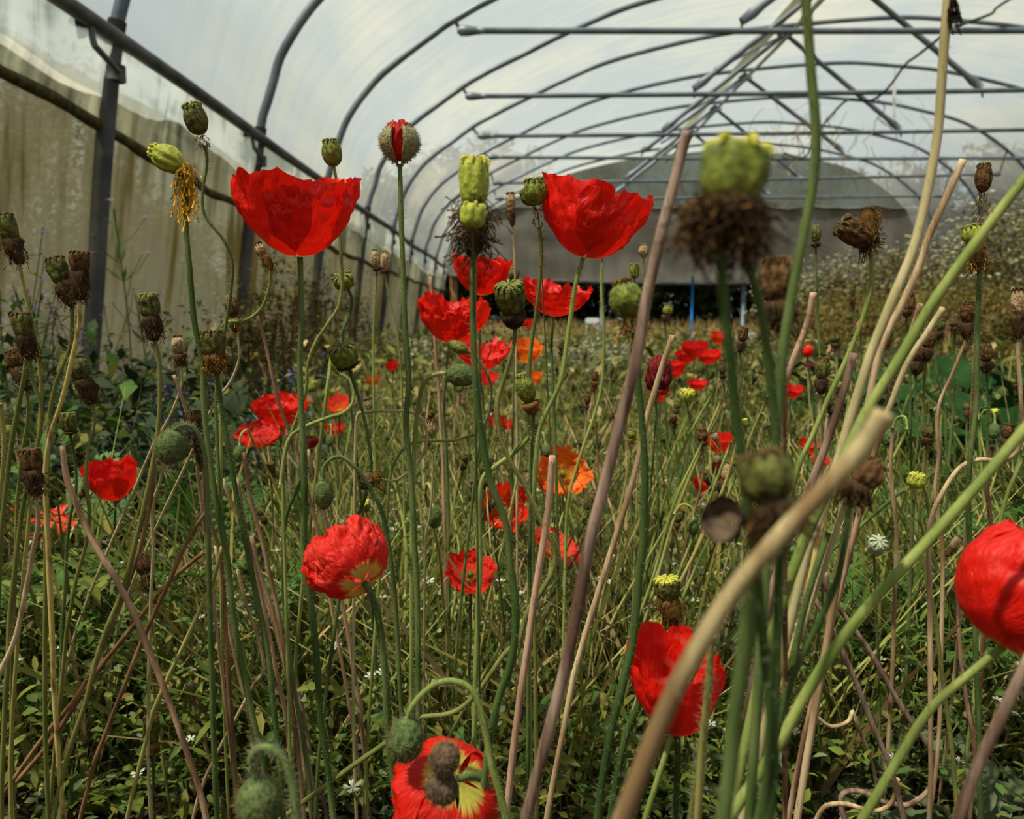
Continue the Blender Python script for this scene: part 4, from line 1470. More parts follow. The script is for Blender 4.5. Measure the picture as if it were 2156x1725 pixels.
seedhead('small yellow green crowned seed head left of the thick stems, right of centre', [(1446, 846), (1452, 880), (1455, 920), (1440, 1000), (1425, 1080)], .78, 5, 'st_green', 32, 24, (0, 15), 0, ribs=10, shape='barrel', cap='cap_yellow', crown='crown_yellow', hair=.4)
seedhead('bright yellow green knobbly seed head on the right, among tan stems', [(1924, 1052), (1922, 1100), (1918, 1170), (1914, 1260)], .55, 8, 'st_green', 38, 30, (0, 10), 26, skm='thr_gold', skn=26, skL=16, cap='cap_yellow', crown='crown_yellow', shape='urn', ribs=10, hair=.5)
seedhead('blurred dark brown seed head right of the foreground stalk', [(1790, 1052), (1777, 1145), (1760, 1229), (1724, 1313), (1676, 1414), (1640, 1530), (1600, 1700)], .215, 17, 'st_dark', 62, 62, (38, -10), 34, skm='thr_dark', skn=140, skL=40, skspread=.9, cap='cap_brown', crown='crown_brown', hair=.2)
seedhead('pale rounded grey green pod standing low on the right', [(1840, 1160), (1842, 1210), (1845, 1300), (1850, 1400)], .50, 6, 'st_green', 38, 36, (0, 40), 0, cap='cap_glauc', crown='cap_glauc', shape='barrel', ribs=8, bristle=90, hair=.4)
seedhead('round blurred green seed head behind the long mauve stalk', [(1336, 700), (1345, 832), (1352, 916), (1358, 1000), (1353, 1152), (1346, 1212), (1335, 1346), (1312, 1440), (1290, 1520), (1270, 1620), (1256, 1740)],
         .27, 20, 'st_dark', 68, 78, (-14, -6), 30, skm='thr_brown', skn=60, skL=40, skspread=.9, cap='cap_green', crown='crown_brown', shape='oval', ribs=10, bristle=120, hair=.3, core=False)
seedhead('tiny green pod directly above the round blurred seed head', [(1336, 586), (1340, 640), (1344, 700)], .60, 5, 'st_green', 20, 28, (-2, 0), 0, shape='barrel', hair=.3)
seedhead('tiny tan seed head beside the top of the round blurred one', [(1355, 543), (1356, 600), (1352, 700)], .62, 4, 'st_yellow', 20, 26, (-2, 0), 0, cap='cap_tan', shape='oval', hair=.3)
seedhead('slender dry brown seed head with two lumps, between the two upper poppies', [(1079, 476), (1083, 520), (1085, 580), (1086, 660)], .60, 6, 'st_tan', 20, 30, (-4, 0), 36, skm='cap_brown', skn=6, skL=6, cap='cap_tan', crown='cap_brown', hair=.3)
seedhead('small green pod behind the small red cup at centre', [(1082, 592), (1084, 650), (1082, 760)], .66, 5, 'st_green', 22, 26, (0, 0), 0, cap='cap_dark', shape='oval', hair=.2)
seedhead('dark blackish seed head cut close to the left edge, highest there', [(42, 556), (47, 590), (58, 640), (67, 674), (76, 720), (86, 800), (84, 900), (70, 990)], .40, 9, 'st_yellow', 38, 50, (-16, 0), 52, skm='thr_dark', skn=110, skL=20, cap='cap_dark', crown='crown_brown', shape='barrel', ribs=10, hair=.3)
seedhead('greenish dark seed head leaning left, left one of a touching pair', [(152, 645), (151, 690), (147, 731), (120, 800), (106, 860), (102, 930), (98, 1020)], .395, 11, 'st_olive', 40, 52, (-18, 0), 50, skm='thr_dark', skn=110, skL=20, cap='cap_dark', crown='crown_brown', shape='barrel', ribs=10, hair=.5)
seedhead('brown upright seed head, right one of a touching pair', [(168, 632), (166, 690), (150, 770), (128, 850), (106, 920), (96, 1000), (98, 1080)], .39, 12, 'st_spot', 38, 40, (3, 0), 58, skm='thr_dark', skn=130, skL=22, cap='cap_brown', crown='cap_brown', shape='barrel', ribs=12, hair=.4)
seedhead('dark seed head with shaggy ruff below the highest one at the left edge', [(62, 756), (68, 800), (86, 860), (80, 930), (60, 1010), (40, 1120), (20, 1300)], .40, 11, 'st_olive', 38, 46, (-8, 0), 48, skm='thr_dark', skn=130, skL=22, cap='cap_dark', crown='crown_brown', shape='barrel', ribs=10, hair=.4)
seedhead('black withered seed head half behind the shaggy one at the left edge', [(58, 822), (58, 880), (45, 960), (36, 1060)], .43, 9, 'st_olive', 34, 36, (-18, 0), 50, skm='thr_dark', skn=90, skL=22, cap='cap_brown', crown='crown_brown', hair=.4)
seedhead('shaggy dark seed head tilted left on an S shaped stem, left', [(196, 850), (199, 890), (186, 950), (182, 1020), (188, 1075), (182, 1140), (160, 1220), (140, 1330)], .41, 9, 'st_olive', 40, 50, (-18, 0), 52, skm='thr_dark', skn=140, skL=22, cap='cap_dark', crown='crown_brown', shape='oval', hair=.4)
seedhead('olive seed head with dark waist on a long curved stem, left', [(326, 718), (336, 770), (336, 850), (330, 930), (316, 1010), (298, 1090), (283, 1150), (262, 1236), (222, 1330), (200, 1400), (180, 1480), (146, 1582), (112, 1725)],
         .40, 12, 'st_olive', 40, 46, (-6, 0), 50, skm='thr_dark', skn=140, skL=20, cap='cap_dark', crown='crown_olive', shape='barrel', hair=.7)
seedhead('small tan ribbed seed head left of the long hairy stem', [(381, 770), (383, 810), (365, 862), (345, 900), (325, 930)], .50, 7, 'st_pale', 28, 38, (-4, 0), 24, skm='thr_dark', skn=30, skL=14, cap='cap_tan', crown='cap_brown', shape='oval', hair=.3)
seedhead('round dark green seed head with ringed dry stamens, right of the hairy stem', [(456, 784), (464, 840), (471, 883), (488, 984), (505, 1085), (518, 1145), (538, 1246), (562, 1360), (572, 1450), (585, 1565)],
         .405, 13, 'st_green', 50, 48, (-4, 0), 36, skm='thr_brown', skn=110, skL=24, skspread=1.2, cap='cap_dark', crown='crown_brown', shape='barrel', bristle=160, hair=1.4)
seedhead('small dark green seed head low on the left in the purple flowers', [(148, 915), (158, 970), (160, 1030), (148, 1090), (140, 1160)], .50, 8, 'st_green', 32, 38, (-4, 0), 6, skn=20, cap='cap_dark', shape='barrel', hair=.4)
seedhead('dark brown ragged seed head on a tan stem at lower left edge', [(76, 1045), (80, 1100), (70, 1160), (58, 1230), (32, 1340), (-2, 1420)], .38, 12, 'st_tan', 42, 44, (-4, 0), 56, skm='thr_dark', skn=150, skL=24, cap='cap_brown', crown='cap_brown', shape='barrel', hair=.5)
seedhead('long dark withered seed head behind the hairy stem, middle left', [(430, 982), (432, 1050), (444, 1100), (462, 1160), (470, 1240)], .415, 11, 'st_brown', 32, 50, (-10, 0), 68, skm='thr_dark', skn=130, skL=20, cap='cap_brown', crown='crown_brown', shape='barrel', hair=.5)
seedhead('narrow brown seed head behind the swan necked stem', [(499, 700), (504, 752), (488, 800), (462, 834), (450, 850)], .50, 7, 'st_pale', 26, 46, (-10, 0), 28, skm='thr_brown', skn=40, skL=18, cap='cap_brown', crown='cap_tan', shape='oval', hair=.3)
seedhead('drooping dry seed head tucked under the left red cup', [(572, 568), (568, 600), (555, 640), (535, 664), (508, 676), (480, 678), (466, 695), (464, 740)], .455, 8, 'st_lime', 22, 30, (-28, 0), 30, skm='thr_brown', skn=30, skL=14, cap='cap_tan', crown='cap_brown', hair=.4)
seedhead('dark brown seed head with a black neck low on the left', [(318, 1246), (316, 1300), (312, 1380), (325, 1460)], .50, 7, 'st_olive', 32, 44, (-14, 0), 40, skm='thr_dark', skn=50, skL=14, cap='cap_brown', crown='crown_brown', hair=.4)
seedhead('low dark green seed head on a straight dark stem, bottom left', [(322, 1590), (324, 1660), (325, 1740)], .46, 8, 'st_dark', 34, 58, (0, 0), 30, skm='thr_brown', skn=50, skL=14, cap='cap_dark', crown='crown_brown', shape='barrel', hair=.6)
seedhead('small tan seed head with a tan neck beside the looped stems, centre left', [(911, 948), (911, 1000), (906, 1080), (896, 1130), (895, 1200), (893, 1300)], .50, 6, 'st_pale', 22, 32, (-3, 0), 30, skm='thr_brown', skn=14, skL=14, cap='cap_tan', crown='cap_brown', hair=.5, core=False)
seedhead('brown sideways seed head at the end of a coiled beige stem, centre left', [(800, 1008), (830, 1012), (862, 992), (888, 962), (899, 925), (893, 890), (868, 868), (820, 866), (772, 868), (752, 880), (748, 960)],
         .455, 8, 'st_pale', 36, 30, (-100, 0), 10, skm='thr_brown', skn=60, skL=24, cap='cap_brown', crown='crown_brown', shape='barrel', hair=.5)
seedhead('yellow topped fluffy seed head above the lower right red cup', [(1418, 1318), (1424, 1350), (1426, 1420)], .35, 9, 'st_brown', 54, 44, (-10, 0), 62, skm='thr_brown', skn=130, skL=30, skspread=1.1, cap='cap_dark', crown='crown_yellow', ribs=9, shape='barrel', hair=.3)
seedhead('brown bristly seed head low in the leaves at lower right', [(1864, 1530), (1864, 1580), (1860, 1640)], .62, 6, 'st_brown', 24, 54, (2, 0), 6, skn=40, skm='thr_brown', cap='cap_brown', crown='cap_brown', shape='oval', hair=.3)
seedhead('small green pod with brown tuft right of the mauve stalk, centre', [(1326, 938), (1328, 1000), (1330, 1090)], .70, 5, 'st_green', 18, 20, (8, 0), 14, skm='thr_brown', skn=40, skL=12, hair=.2)
seedhead('small yellow flowering head low among the central stems', [(1036, 1428), (1038, 1480), (1036, 1560)], .70, 5, 'st_green', 18, 16, (0, 0), 24, skm='thr_brown', skn=30, crown='crown_yellow', cap='cap_yellow', hair=.2)
seedhead('small square brown seed head right of the right cup stem', [(1252, 818), (1253, 880), (1258, 960)], .78, 5, 'st_brown', 16, 20, (0, 0), 14, skm='thr_brown', skn=10, cap='cap_brown', crown='cap_brown', hair=.2)
seedhead('brown seed head on a short dark stem beside the pale leaning stems', [(1480, 940), (1480, 1000), (1462, 1080), (1440, 1160)], .60, 7, 'st_brown', 22, 28, (-4, 0), 8, skn=10, cap='cap_brown', crown='cap_brown', hair=.3)
seedhead('small brown seed head behind the thick green stems, right of centre', [(1522, 800), (1524, 830), (1510, 880), (1470, 950)], .70, 6, 'st_olive', 15, 32, (-4, 0), 10, skn=16, cap='cap_brown', crown='cap_brown', hair=.2)
for x, y, D, w, h, cp, lab in ((1928, 790, .75, 28, 40, 'cap_brown', 'dark shaggy seed head over the squash leaves, left one'), (1950, 762, .75, 26, 40, 'cap_brown', 'dark shaggy seed head over the squash leaves, upper one'),
                               (2078, 786, .70, 28, 34, 'cap_brown', 'dark seed head right of the tall green stem'), (1728, 830, .60, 30, 44, 'cap_dark', 'dark green seed head left of the pale green stem'),
                               (1950, 940, .65, 26, 26, 'cap_dark', 'round dark seed head among the tan stems'), (1975, 715, .9, 24, 24, 'cap_dark', 'round seed head facing left above squash leaves'),
                               (1760, 735, 1.0, 20, 18, 'cap_dark', 'small round pod over the squash leaves'), (1870, 730, .9, 16, 26, 'cap_dark', 'small dark pod between the diagonal stems'),
                               (1796, 648, .95, 10, 30, 'cap_dark', 'thin dark pod in front of the golden plants'), (1400, 680, .9, 20, 22, 'cap_green', 'small green pod right of the round blurred one'),
                               (1558, 742, .55, 20, 30, 'cap_brown', 'dry brown pod between the thick green stems'), (2010, 700, .8, 16, 16, 'cap_brown', 'tiny brown pod on an arching thin stem')):
    rg = random.Random(int(x * y))
    seedhead(lab, [(x, y), (x + rg.uniform(-6, 6), y + 60), (x + rg.uniform(-20, 20), y + 150), (x + rg.uniform(-30, 30), y + 250)], D, 6, rg.choice(['st_green', 'st_tan', 'st_olive']), w, h, (rg.uniform(-14, 14), 0),
             h * .7, skm='thr_dark', skn=50, skL=14, cap=cp, crown='crown_brown', hair=.3)

# shell like dried petal cup near the blurred pod
c = P(1526, 1096, .150)
mb = MB()
s = .150 / F
M = basis(AX(-62, 40))
pr_ = [(.0, .12), (.06, .55), (.2, .85), (.45, 1.), (.7, 1.02)]
lathe(mb, M, c - M @ Vector((0, 0, 20 * s)), [(z * 50 * s, r * 50 * s) for z, r in pr_], 28, nz=.15, seed=3, cap=False)
lathe(mb, M, c - M @ Vector((0, 0, 18 * s)), [(z * 50 * s, r * 46 * s) for z, r in reversed(pr_)], 28, nz=.15, seed=3, cap=False)
tag(mb.build('dried_petal', 'bud_umber'), 'brown shell shaped dried petal stuck left of the blurred dark pod', 'dried petal')

# ---- cut and bare stalks
stalk('long mauve brown stalk rising from bottom centre to beside the right red cup', [(1447, 276), (1430, 345), (1396, 480), (1366, 620), (1340, 760), (1306, 880), (1271, 1020), (1240, 1150), (1214, 1300), (1188, 1420), (1150, 1560), (1118, 1680), (1106, 1730)], .25, 29, 'st_mauve', .35, taper=.75)
stalk('thickest blurred beige stalk leaning across the lower right foreground', [(1862, 868), (1820, 935), (1740, 1030), (1656, 1120), (1560, 1228), (1490, 1330), (1432, 1430), (1390, 1520), (1350, 1620), (1308, 1730)], .125, 50, 'st_fore', .1)
stalk('pale pinkish stalk tip behind the cream one, upper right', [(2028, 336), (1995, 410), (1958, 490), (1935, 560), (1900, 640), (1860, 720), (1838, 800)], .30, 17, 'st_tan', .25)
stalk('curved reddish tan stalk over the squash leaves', [(1713, 616), (1700, 680), (1668, 760), (1648, 810), (1638, 870), (1632, 960)], .34, 16, 'st_pink', .25)
stalk('mauve stalk with a rusty cut end left of the cream stems', [(1797, 744), (1775, 830), (1740, 940), (1700, 1040), (1655, 1140), (1620, 1260)], .30, 19, 'st_mauve', .25)
stalk('short pale stalk crossing behind the diagonal green stem', [(1938, 640), (1915, 710), (1885, 790)], .37, 14, 'st_pink', .25)
stalk('pale cream stalk with cut tip just right of the diagonal green stem', [(1986, 648), (1950, 705), (1920, 750), (1896, 800), (1872, 860), (1846, 910), (1800, 1000)], .33, 15, 'st_pale', .25)
stalk('long light green stem leaning across the upper right', [(2250, 260), (2160, 372), (2055, 510), (1960, 645), (1892, 760), (1822, 870), (1764, 990), (1702, 1120), (1650, 1260), (1600, 1420)], .245, 24, 'st_lime', .25, hollow=False, name='green_stem', group=None, cat='stem')
stalk('light green stem leaning across the lower right to the right edge', [(2250, 800), (2156, 905), (2050, 1030), (1930, 1165), (1800, 1310), (1718, 1430), (1640, 1570), (1560, 1690), (1530, 1740)], .225, 26, 'st_lime', .2, hollow=False, name='green_stem', group=None, cat='stem')
stalk('tall cream and green stem leaning right to the top edge', [(2000, -60), (1992, 60), (1984, 180), (1974, 290), (1950, 420), (1922, 530), (1872, 650), (1828, 760), (1792, 880), (1756, 1000), (1700, 1160)], .26, 21, 'st_pale', .1, hollow=False, name='green_stem', group=None, cat='stem')
stalk('tall dark green stem reaching the top edge right of centre', [(1690, -60), (1700, 40), (1708, 150), (1718, 280), (1712, 390), (1688, 520), (1670, 610), (1650, 720), (1640, 820)], .20, 23, 'st_green', .2, hollow=False, name='green_stem', group=None, cat='stem')
stalk('tan stalk rising behind the dark green stem at centre right', [(1416, 706), (1388, 790), (1362, 880), (1340, 980), (1312, 1080), (1280, 1185), (1240, 1310), (1208, 1420)], .38, 14, 'st_tan', .3)
stalk('brown pink cut stalk in front of the orange poppies', [(1163, 960), (1155, 1060), (1143, 1150), (1124, 1260), (1106, 1400), (1086, 1540), (1068, 1700)], .35, 17, 'st_pink', .5)
stalk('slim pink stalk left of the notched red poppy', [(905, 582), (915, 700), (925, 840), (932, 960), (936, 1080)], .64, 8, 'st_pink', .4)
stalk('slim pink stalk crossing the wide open red poppy, left', [(543, 665), (560, 730), (582, 830), (612, 920), (640, 1010), (665, 1100)], .46, 8, 'st_pink', .5)
stalk('short pink cut stalk behind the fat nodding bud, left', [(366, 790), (385, 845), (402, 905), (412, 960)], .45, 8, 'st_pink', .4)
stalk('long pinkish stalk leaning from the left dark leaves down to bottom centre left', [(131, 938), (142, 1010), (168, 1078), (198, 1145), (249, 1229), (289, 1306), (340, 1434), (377, 1535), (414, 1643), (440, 1740)], .40, 14, 'st_pink', .7)
stalk('thin brown stalk leaning left below the fat nodding bud', [(327, 968), (318, 1050), (296, 1150), (255, 1270), (205, 1380), (160, 1470), (86, 1560), (-4, 1690)], .43, 10, 'st_brown', .5)
stalk('wavy pale stalk right of the thin brown one under the fat bud', [(345, 972), (335, 1020), (318, 1070), (322, 1150), (318, 1240)], .44, 8, 'st_pale', .4)
stalk('brown stalk leaning left from the pink bundle across the lower left', [(440, 1070), (400, 1130), (352, 1235), (300, 1350), (252, 1470), (200, 1600)], .44, 10, 'st_brown', .7)
stalk('dark brown stalk crossing the lower left from the hairy stem to the corner', [(430, 1162), (350, 1232), (280, 1320), (200, 1420), (100, 1570), (-6, 1690)], .46, 11, 'st_brown', .7)
stalk('yellow green stem leaning left in front of the dark green seed head, lower left', [(468, 1150), (445, 1230), (400, 1330), (362, 1410), (335, 1470), (322, 1500)], .42, 10, 'st_yellow', .4)
stalk('orange tan stalk left of the hairy stem, lower left', [(500, 1200), (520, 1280), (545, 1350), (555, 1410), (535, 1440)], .47, 8, 'st_tan', .4)
for i, (pts, st) in enumerate(([[(512, 952), (528, 1050), (556, 1160), (585, 1290), (605, 1420), (625, 1560)], 'st_pink'], [[(499, 1008), (515, 1110), (545, 1230), (575, 1380), (600, 1500)], 'st_pink'],
                               [[(468, 1010), (500, 1090), (540, 1190), (580, 1310), (620, 1480)], 'st_tan'], [[(530, 1130), (555, 1240), (600, 1400), (640, 1560), (670, 1720)], 'st_pink'],
                               [[(648, 948), (668, 1030), (690, 1110)], 'st_pink'], [[(455, 1150), (470, 1260), (500, 1400), (530, 1540)], 'st_tan'],
                               [[(585, 1320), (625, 1440), (655, 1590), (690, 1725)], 'st_mauve'], [[(400, 1440), (430, 1560), (470, 1700)], 'st_mauve'])):
    stalk(['tallest pink stalk of the bundle behind the hairy stems', 'second tallest pink stalk of the bundle behind the hairy stems', 'tan stalk on the left of the pink bundle', 'pink stalk running lowest in the bundle',
           'short pink stalk behind the drooping bud', 'tan stalk close along the right of the hairy stem', 'greyish pink stalk below the crumpled poppy', 'grey pink stalk at the bottom left of the big blurred bud'][i],
          pts, .47 + .012 * i, 10, st, .7)
stalk('purplish stalk at the lower right edge below the cut off poppy', [(2170, 1380), (2110, 1500), (2058, 1612), (2010, 1740)], .20, 28, 'st_mauve', .2)
stalk('thick blurred green stem at bottom right of centre', [(1572, 1208), (1574, 1300), (1566, 1400), (1550, 1520), (1542, 1620), (1525, 1740)], .142, 42, 'st_green', .1, hollow=False, name='green_stem', group=None, cat='stem')
stalk('yellow speckled stem between the cream and green stems, right', [(1812, 800), (1795, 850), (1775, 920), (1752, 1010), (1720, 1150), (1690, 1290), (1640, 1450)], .33, 13, 'st_spot', .2, hollow=False, name='green_stem', group=None, cat='stem')
stalk('greyish hairy stalk crossing under the light green stem, lower right', [(1712, 1258), (1758, 1340), (1800, 1430), (1836, 1520), (1868, 1600), (1890, 1660)], .47, 12, 'st_mauve', .9)
P_ = [(1738, 1206), (1745, 1250), (1780, 1300), (1830, 1370), (1876, 1450), (1918, 1520), (1950, 1565), (1968, 1610), (1958, 1660), (1915, 1694), (1866, 1690), (1815, 1668), (1780, 1668), (1770, 1690), (1782, 1740)]
stalk('grey pink hairy stalk curling into a loop at the bottom right', P_, .50, 12, 'st_mauve', .9)
stalk('pale root like curl on the ground under the looped stalk', [(1890, 1640), (1878, 1690), (1840, 1708), (1780, 1694), (1735, 1700), (1712, 1740)], .485, 11, 'st_tan', .7)
stalk('thin tan cut stalk standing in the ferny leaves, right', [(2019, 1212), (2017, 1300), (2024, 1400), (2036, 1480), (2050, 1560)], .50, 9, 'st_pink', .7)
stalk('brownish green stalk bent left of the ferny leaves, right', [(1947, 1160), (1952, 1230), (1970, 1310), (1982, 1400), (1995, 1500), (2008, 1600)], .46, 10, 'st_olive', .6)
stalk('orange brown curled stalk piece low in the lower right leaves', [(1650, 1496), (1690, 1486), (1720, 1510), (1750, 1530), (1785, 1520), (1795, 1498)], .52, 9, 'st_tan', .2, ground=True)
for i, (pts, D, w, st) in enumerate((([(1960, 860), (1976, 980), (1890, 1040)], .6, 9, 'st_green'),
        ([(1556, 1145), (1530, 1240), (1500, 1330), (1440, 1460)], .30, 14, 'st_lime'), ([(1700, 1130), (1672, 1230), (1648, 1340), (1600, 1480), (1540, 1640)], .28, 17, 'st_lime'),
        ([(1745, 1120), (1700, 1260), (1668, 1400), (1640, 1560), (1600, 1700)], .26, 18, 'st_green'), ([(1500, 830), (1450, 920), (1400, 1050), (1360, 1200), (1310, 1400)], .62, 6, 'st_lime'),
        ([(1520, 840), (1470, 960), (1420, 1090), (1380, 1230), (1330, 1400)], .60, 7, 'st_yellow'), ([(1540, 930), (1490, 1060), (1440, 1180), (1380, 1330)], .58, 7, 'st_lime'),
        ([(1550, 1000), (1500, 1120), (1450, 1230), (1370, 1420), (1330, 1560)], .55, 7, 'st_lime'), ([(1480, 930), (1420, 1060), (1370, 1230), (1290, 1440), (1240, 1600)], .57, 7, 'st_lime'),
        ([(1560, 900), (1530, 1010), (1470, 1150), (1400, 1290)], .56, 8, 'st_yellow'), ([(1330, 940), (1310, 1050), (1280, 1200), (1250, 1340)], .6, 7, 'st_yellow'),
        ([(1100, 900), (1090, 1000), (1060, 1140), (1030, 1260)], .6, 6, 'st_yellow'), ([(640, 1000), (600, 1100), (597, 1240), (612, 1400), (640, 1560)], .47, 10, 'st_green'),
        ([(590, 1020), (606, 930), (640, 900), (690, 880), (725, 868), (745, 840), (735, 800), (705, 780), (698, 750)], .46, 9, 'st_lime'),
        ([(1000, 915), (950, 928), (880, 930), (845, 950), (822, 1000), (815, 1080), (800, 1200)], .47, 8, 'st_lime'),
        ([(1115, 920), (1080, 955), (1040, 985), (1016, 1010), (1008, 1080), (1010, 1200), (1002, 1400)], .43, 12, 'st_lime'),
        ([(2156, 960), (2120, 1050), (2090, 1180), (2070, 1300)], .5, 9, 'st_lime'), ([(1880, 900), (1876, 1000), (1888, 1120), (1885, 1240)], .5, 9, 'st_tan'),
        ([(0, 850), (8, 920), (4, 1000), (-8, 1080)], .40, 10, 'st_yellow'), ([(62, 690), (50, 800), (20, 960), (2, 1120)], .42, 11, 'st_olive'),
        ([(1268, 545), (1266, 620), (1272, 700), (1268, 800), (1252, 870), (1222, 960), (1196, 1060), (1190, 1180)], .58, 7, 'st_lime'),
        ([(1160, 1120), (1175, 1160), (1178, 1210), (1150, 1245), (1122, 1262), (1095, 1290)], .46, 8, 'st_lime'), ([(2090, 940), (2078, 1020), (2085, 1100), (2080, 1190)], .42, 10, 'st_brown'),
        ([(1590, 1300), (1600, 1420), (1590, 1560), (1588, 1725)], .24, 20, 'st_dark'), ([(1478, 1560), (1470, 1640), (1455, 1725)], .24, 20, 'st_olive'),
        ([(1500, 1340), (1490, 1460), (1480, 1560)], .22, 19, 'st_yellow'), ([(880, 1400), (870, 1500), (862, 1640)], .5, 11, 'st_green'), ([(1352, 1470), (1315, 1560), (1290, 1700)], .35, 20, 'st_dark'))):
    stalk(['thin green stem forking over the squash leaves', 'light green stem slanting left of the beige stalk', 'light green stem slanting under the beige stalk', 'green stem slanting right of the beige stalk',
           'leftmost thin pale stem of the leaning ones right of centre', 'yellowish stem leaning beside the leftmost pale one', 'pale stem leaning over the red poppy right of centre', 'long pale stem leaning low behind the lower right cup',
           'long pale stem leaning just right of the mauve stalk', 'yellow stem leaning close to the thick green one', 'thin yellow stem behind the tan stalk', 'thin yellow stem left of the open orange poppy', 'green stem left of the tall left cup stem',
           'looping green stem rising left of the ribbed upward facing seed head', 'pale green stem arching behind the opening bud stem', 'light green stem curving over the thick curved stem', 'light green stem at the right edge above the cut off poppy',
           'tan upright stalk below the tip of the beige stalk', 'yellow green stem touching the left edge', 'olive stem curving along the left edge', 'thin light green stem hanging down from the right red cup',
           'small green stem hooking left at lower centre', 'brown hairy stem right of the tall green one, right', 'dark green straight stem at the bottom right of centre', 'olive stem piece below the lower right red cup',
           'yellow green stem in front of the lower right red cup', 'hairy green stem below the opening bud', 'dark green stem under the lower right red cup'][i],
          pts, D, w, st, .6, hollow=False, name='green_stem', group='bare green stems in the foreground', cat='stem')
# dry roots caught on the tall cream stem
mb = MB()
rng = random.Random(4)
for k in range(40):
    px, py = 1998 + rng.uniform(0, 10), rng.uniform(-20, 10)
    Y = .26
    pts = [P(px, py, Y)]
    for q in range(5):
        px += rng.uniform(-6, 8)
        py += rng.uniform(4, 17)
        pts.append(P(px, py, Y + rng.uniform(-.002, .002)))
    tube(mb, pts, .00022, 3)
tag(mb.build('dry_tuft', 'thr_dark'), 'dark dry tuft clinging to the tall cream stem at the top edge', 'dry tuft')

# ================================================================== planting all around
def half_w(Y):
    return Y * .66 + .12


# background poppies as individuals: prototypes at the origin, then copies
def proto(kind, seed):
    rng = random.Random(seed)
    H = rng.uniform(.26, .40)
    pts = [Vector((0, 0, 0))]
    x = y = 0
    for q in range(1, 6):
        x += rng.uniform(-.022, .022)
        y += rng.uniform(-.022, .022)
        pts.append(Vector((x, y, H * q / 5)))
    pts[0].z = -.01
    path = spline(list(reversed(pts)), 5)
    root = empty('poppy_' + kind if kind != 'flower' else 'red_poppy', (0, 0, 0))
    st = rng.choice(['st_green', 'st_lime', 'st_olive', 'st_yellow', 'st_tan', 'st_pink'])
    if kind == 'flower':
        st = 'st_green'
    mb = MB()
    tube(mb, path, [.0013 + .0005 * i / len(path) for i in range(len(path))], 5)
    mb.build('stem', st, root)
    b = path[0]
    d = (path[0] - path[3]).normalized()
    if kind == 'seed_head':
        R = rng.uniform(.0045, .0065)
        h = rng.uniform(.011, .016)
        M = basis(d)
        cp = rng.choice(['cap_dark', 'cap_brown', 'cap_green', 'cap_tan'])
        sk = rng.choice([0, .008, .012])
        if sk:
            mb = MB()
            lathe(mb, M, b, [(0, R * .3), (sk * .5, R * .9), (sk, R * .7)], 8, nz=.5, seed=seed)
            threads(mb, M, b, R, 0, sk, 16, .006, .6, rng, .0003)
            mb.build('stamen_ruff', 'thr_dark', root)
        mb = MB()
        o = b + d * sk
        lathe(mb, M, o, [(0, R * .3), (h * .2, R * .8), (h * .55, R), (h * .85, R * .85), (h, R * .7)], 12, rib=6, ribamp=.2)
        mb.build('capsule', cp, root)
        mb = MB()
        lathe(mb, M, o, [(h * .95, R * .85), (h * 1.08, R * .9), (h * 1.1, R * .2)], 12, rib=6, ribamp=.3)
        mb.build('crown', 'crown_brown' if cp != 'cap_green' else 'crown_yellow', root)
    elif kind == 'bud':
        rr = spline([b, b + Vector((.006, 0, .010)), b + Vector((.016, 0, .008)), b + Vector((.019, 0, -.002))], 4)
        mb = MB()
        tube(mb, rr, .0012, 5)
        mb.build('hook', st, root)
        bud(root, rr[-1], Vector((.1, 0, -1)), .011, .017, rng, hairn=0)
    return root


rgn = np.random.RandomState(77)
PROT = [proto('seed_head', 200 + i) for i in range(9)] + [proto('bud', 300 + i) for i in range(2)]
PLB = []
WD = {'st_green': 'green', 'st_lime': 'light green', 'st_olive': 'olive', 'st_yellow': 'yellowish', 'st_tan': 'tan', 'st_pink': 'pinkish',
      'cap_dark': 'dark green', 'cap_brown': 'dark brown', 'cap_green': 'green', 'cap_tan': 'tan'}
for r in PROT:
    mm = {c.name.split('.')[0]: c.data.materials[0].name for c in r.children}
    PLB.append('small %s seed head, thin %s stem%s, in the crowd behind' % (WD.get(mm.get('capsule'), 'brown'), WD[mm['stem']], ' and dark ruff' if 'stamen_ruff' in mm else ''))
spots = []
tries = 0
while len(spots) < 250 and tries < 9000:
    tries += 1
    Y = .62 + 3.6 * rgn.rand() ** 1.5
    x = rgn.uniform(-half_w(Y), half_w(Y))
    if x < -1.05 or x > 2.4:
        continue
    if x < -.32 * Y and rgn.rand() < .75:
        continue
    spots.append((x, Y))
first = set()
for i, (x, y) in enumerate(spots):
    j = i % len(PROT)
    src = PROT[j]
    if j not in first:
        first.add(j)
        o = src
    else:
        o = copy_tree(src)
    o.location = (x, y, 0)
    o.rotation_euler = (rgn.uniform(-.22, .22), rgn.uniform(-.1, .30), rgn.uniform(0, 6.28))
    s = rgn.uniform(.68, .92)
    o.scale = (s, s, s)
    if 'bud' in o.name:
        tag(o, 'small nodding green bud on a thin stem in the crowd of stems behind', 'flower bud', 'nodding buds in the crowd behind')
    else:
        tag(o, PLB[j], 'seed head', PLB[j].replace('seed head', 'seed heads'))
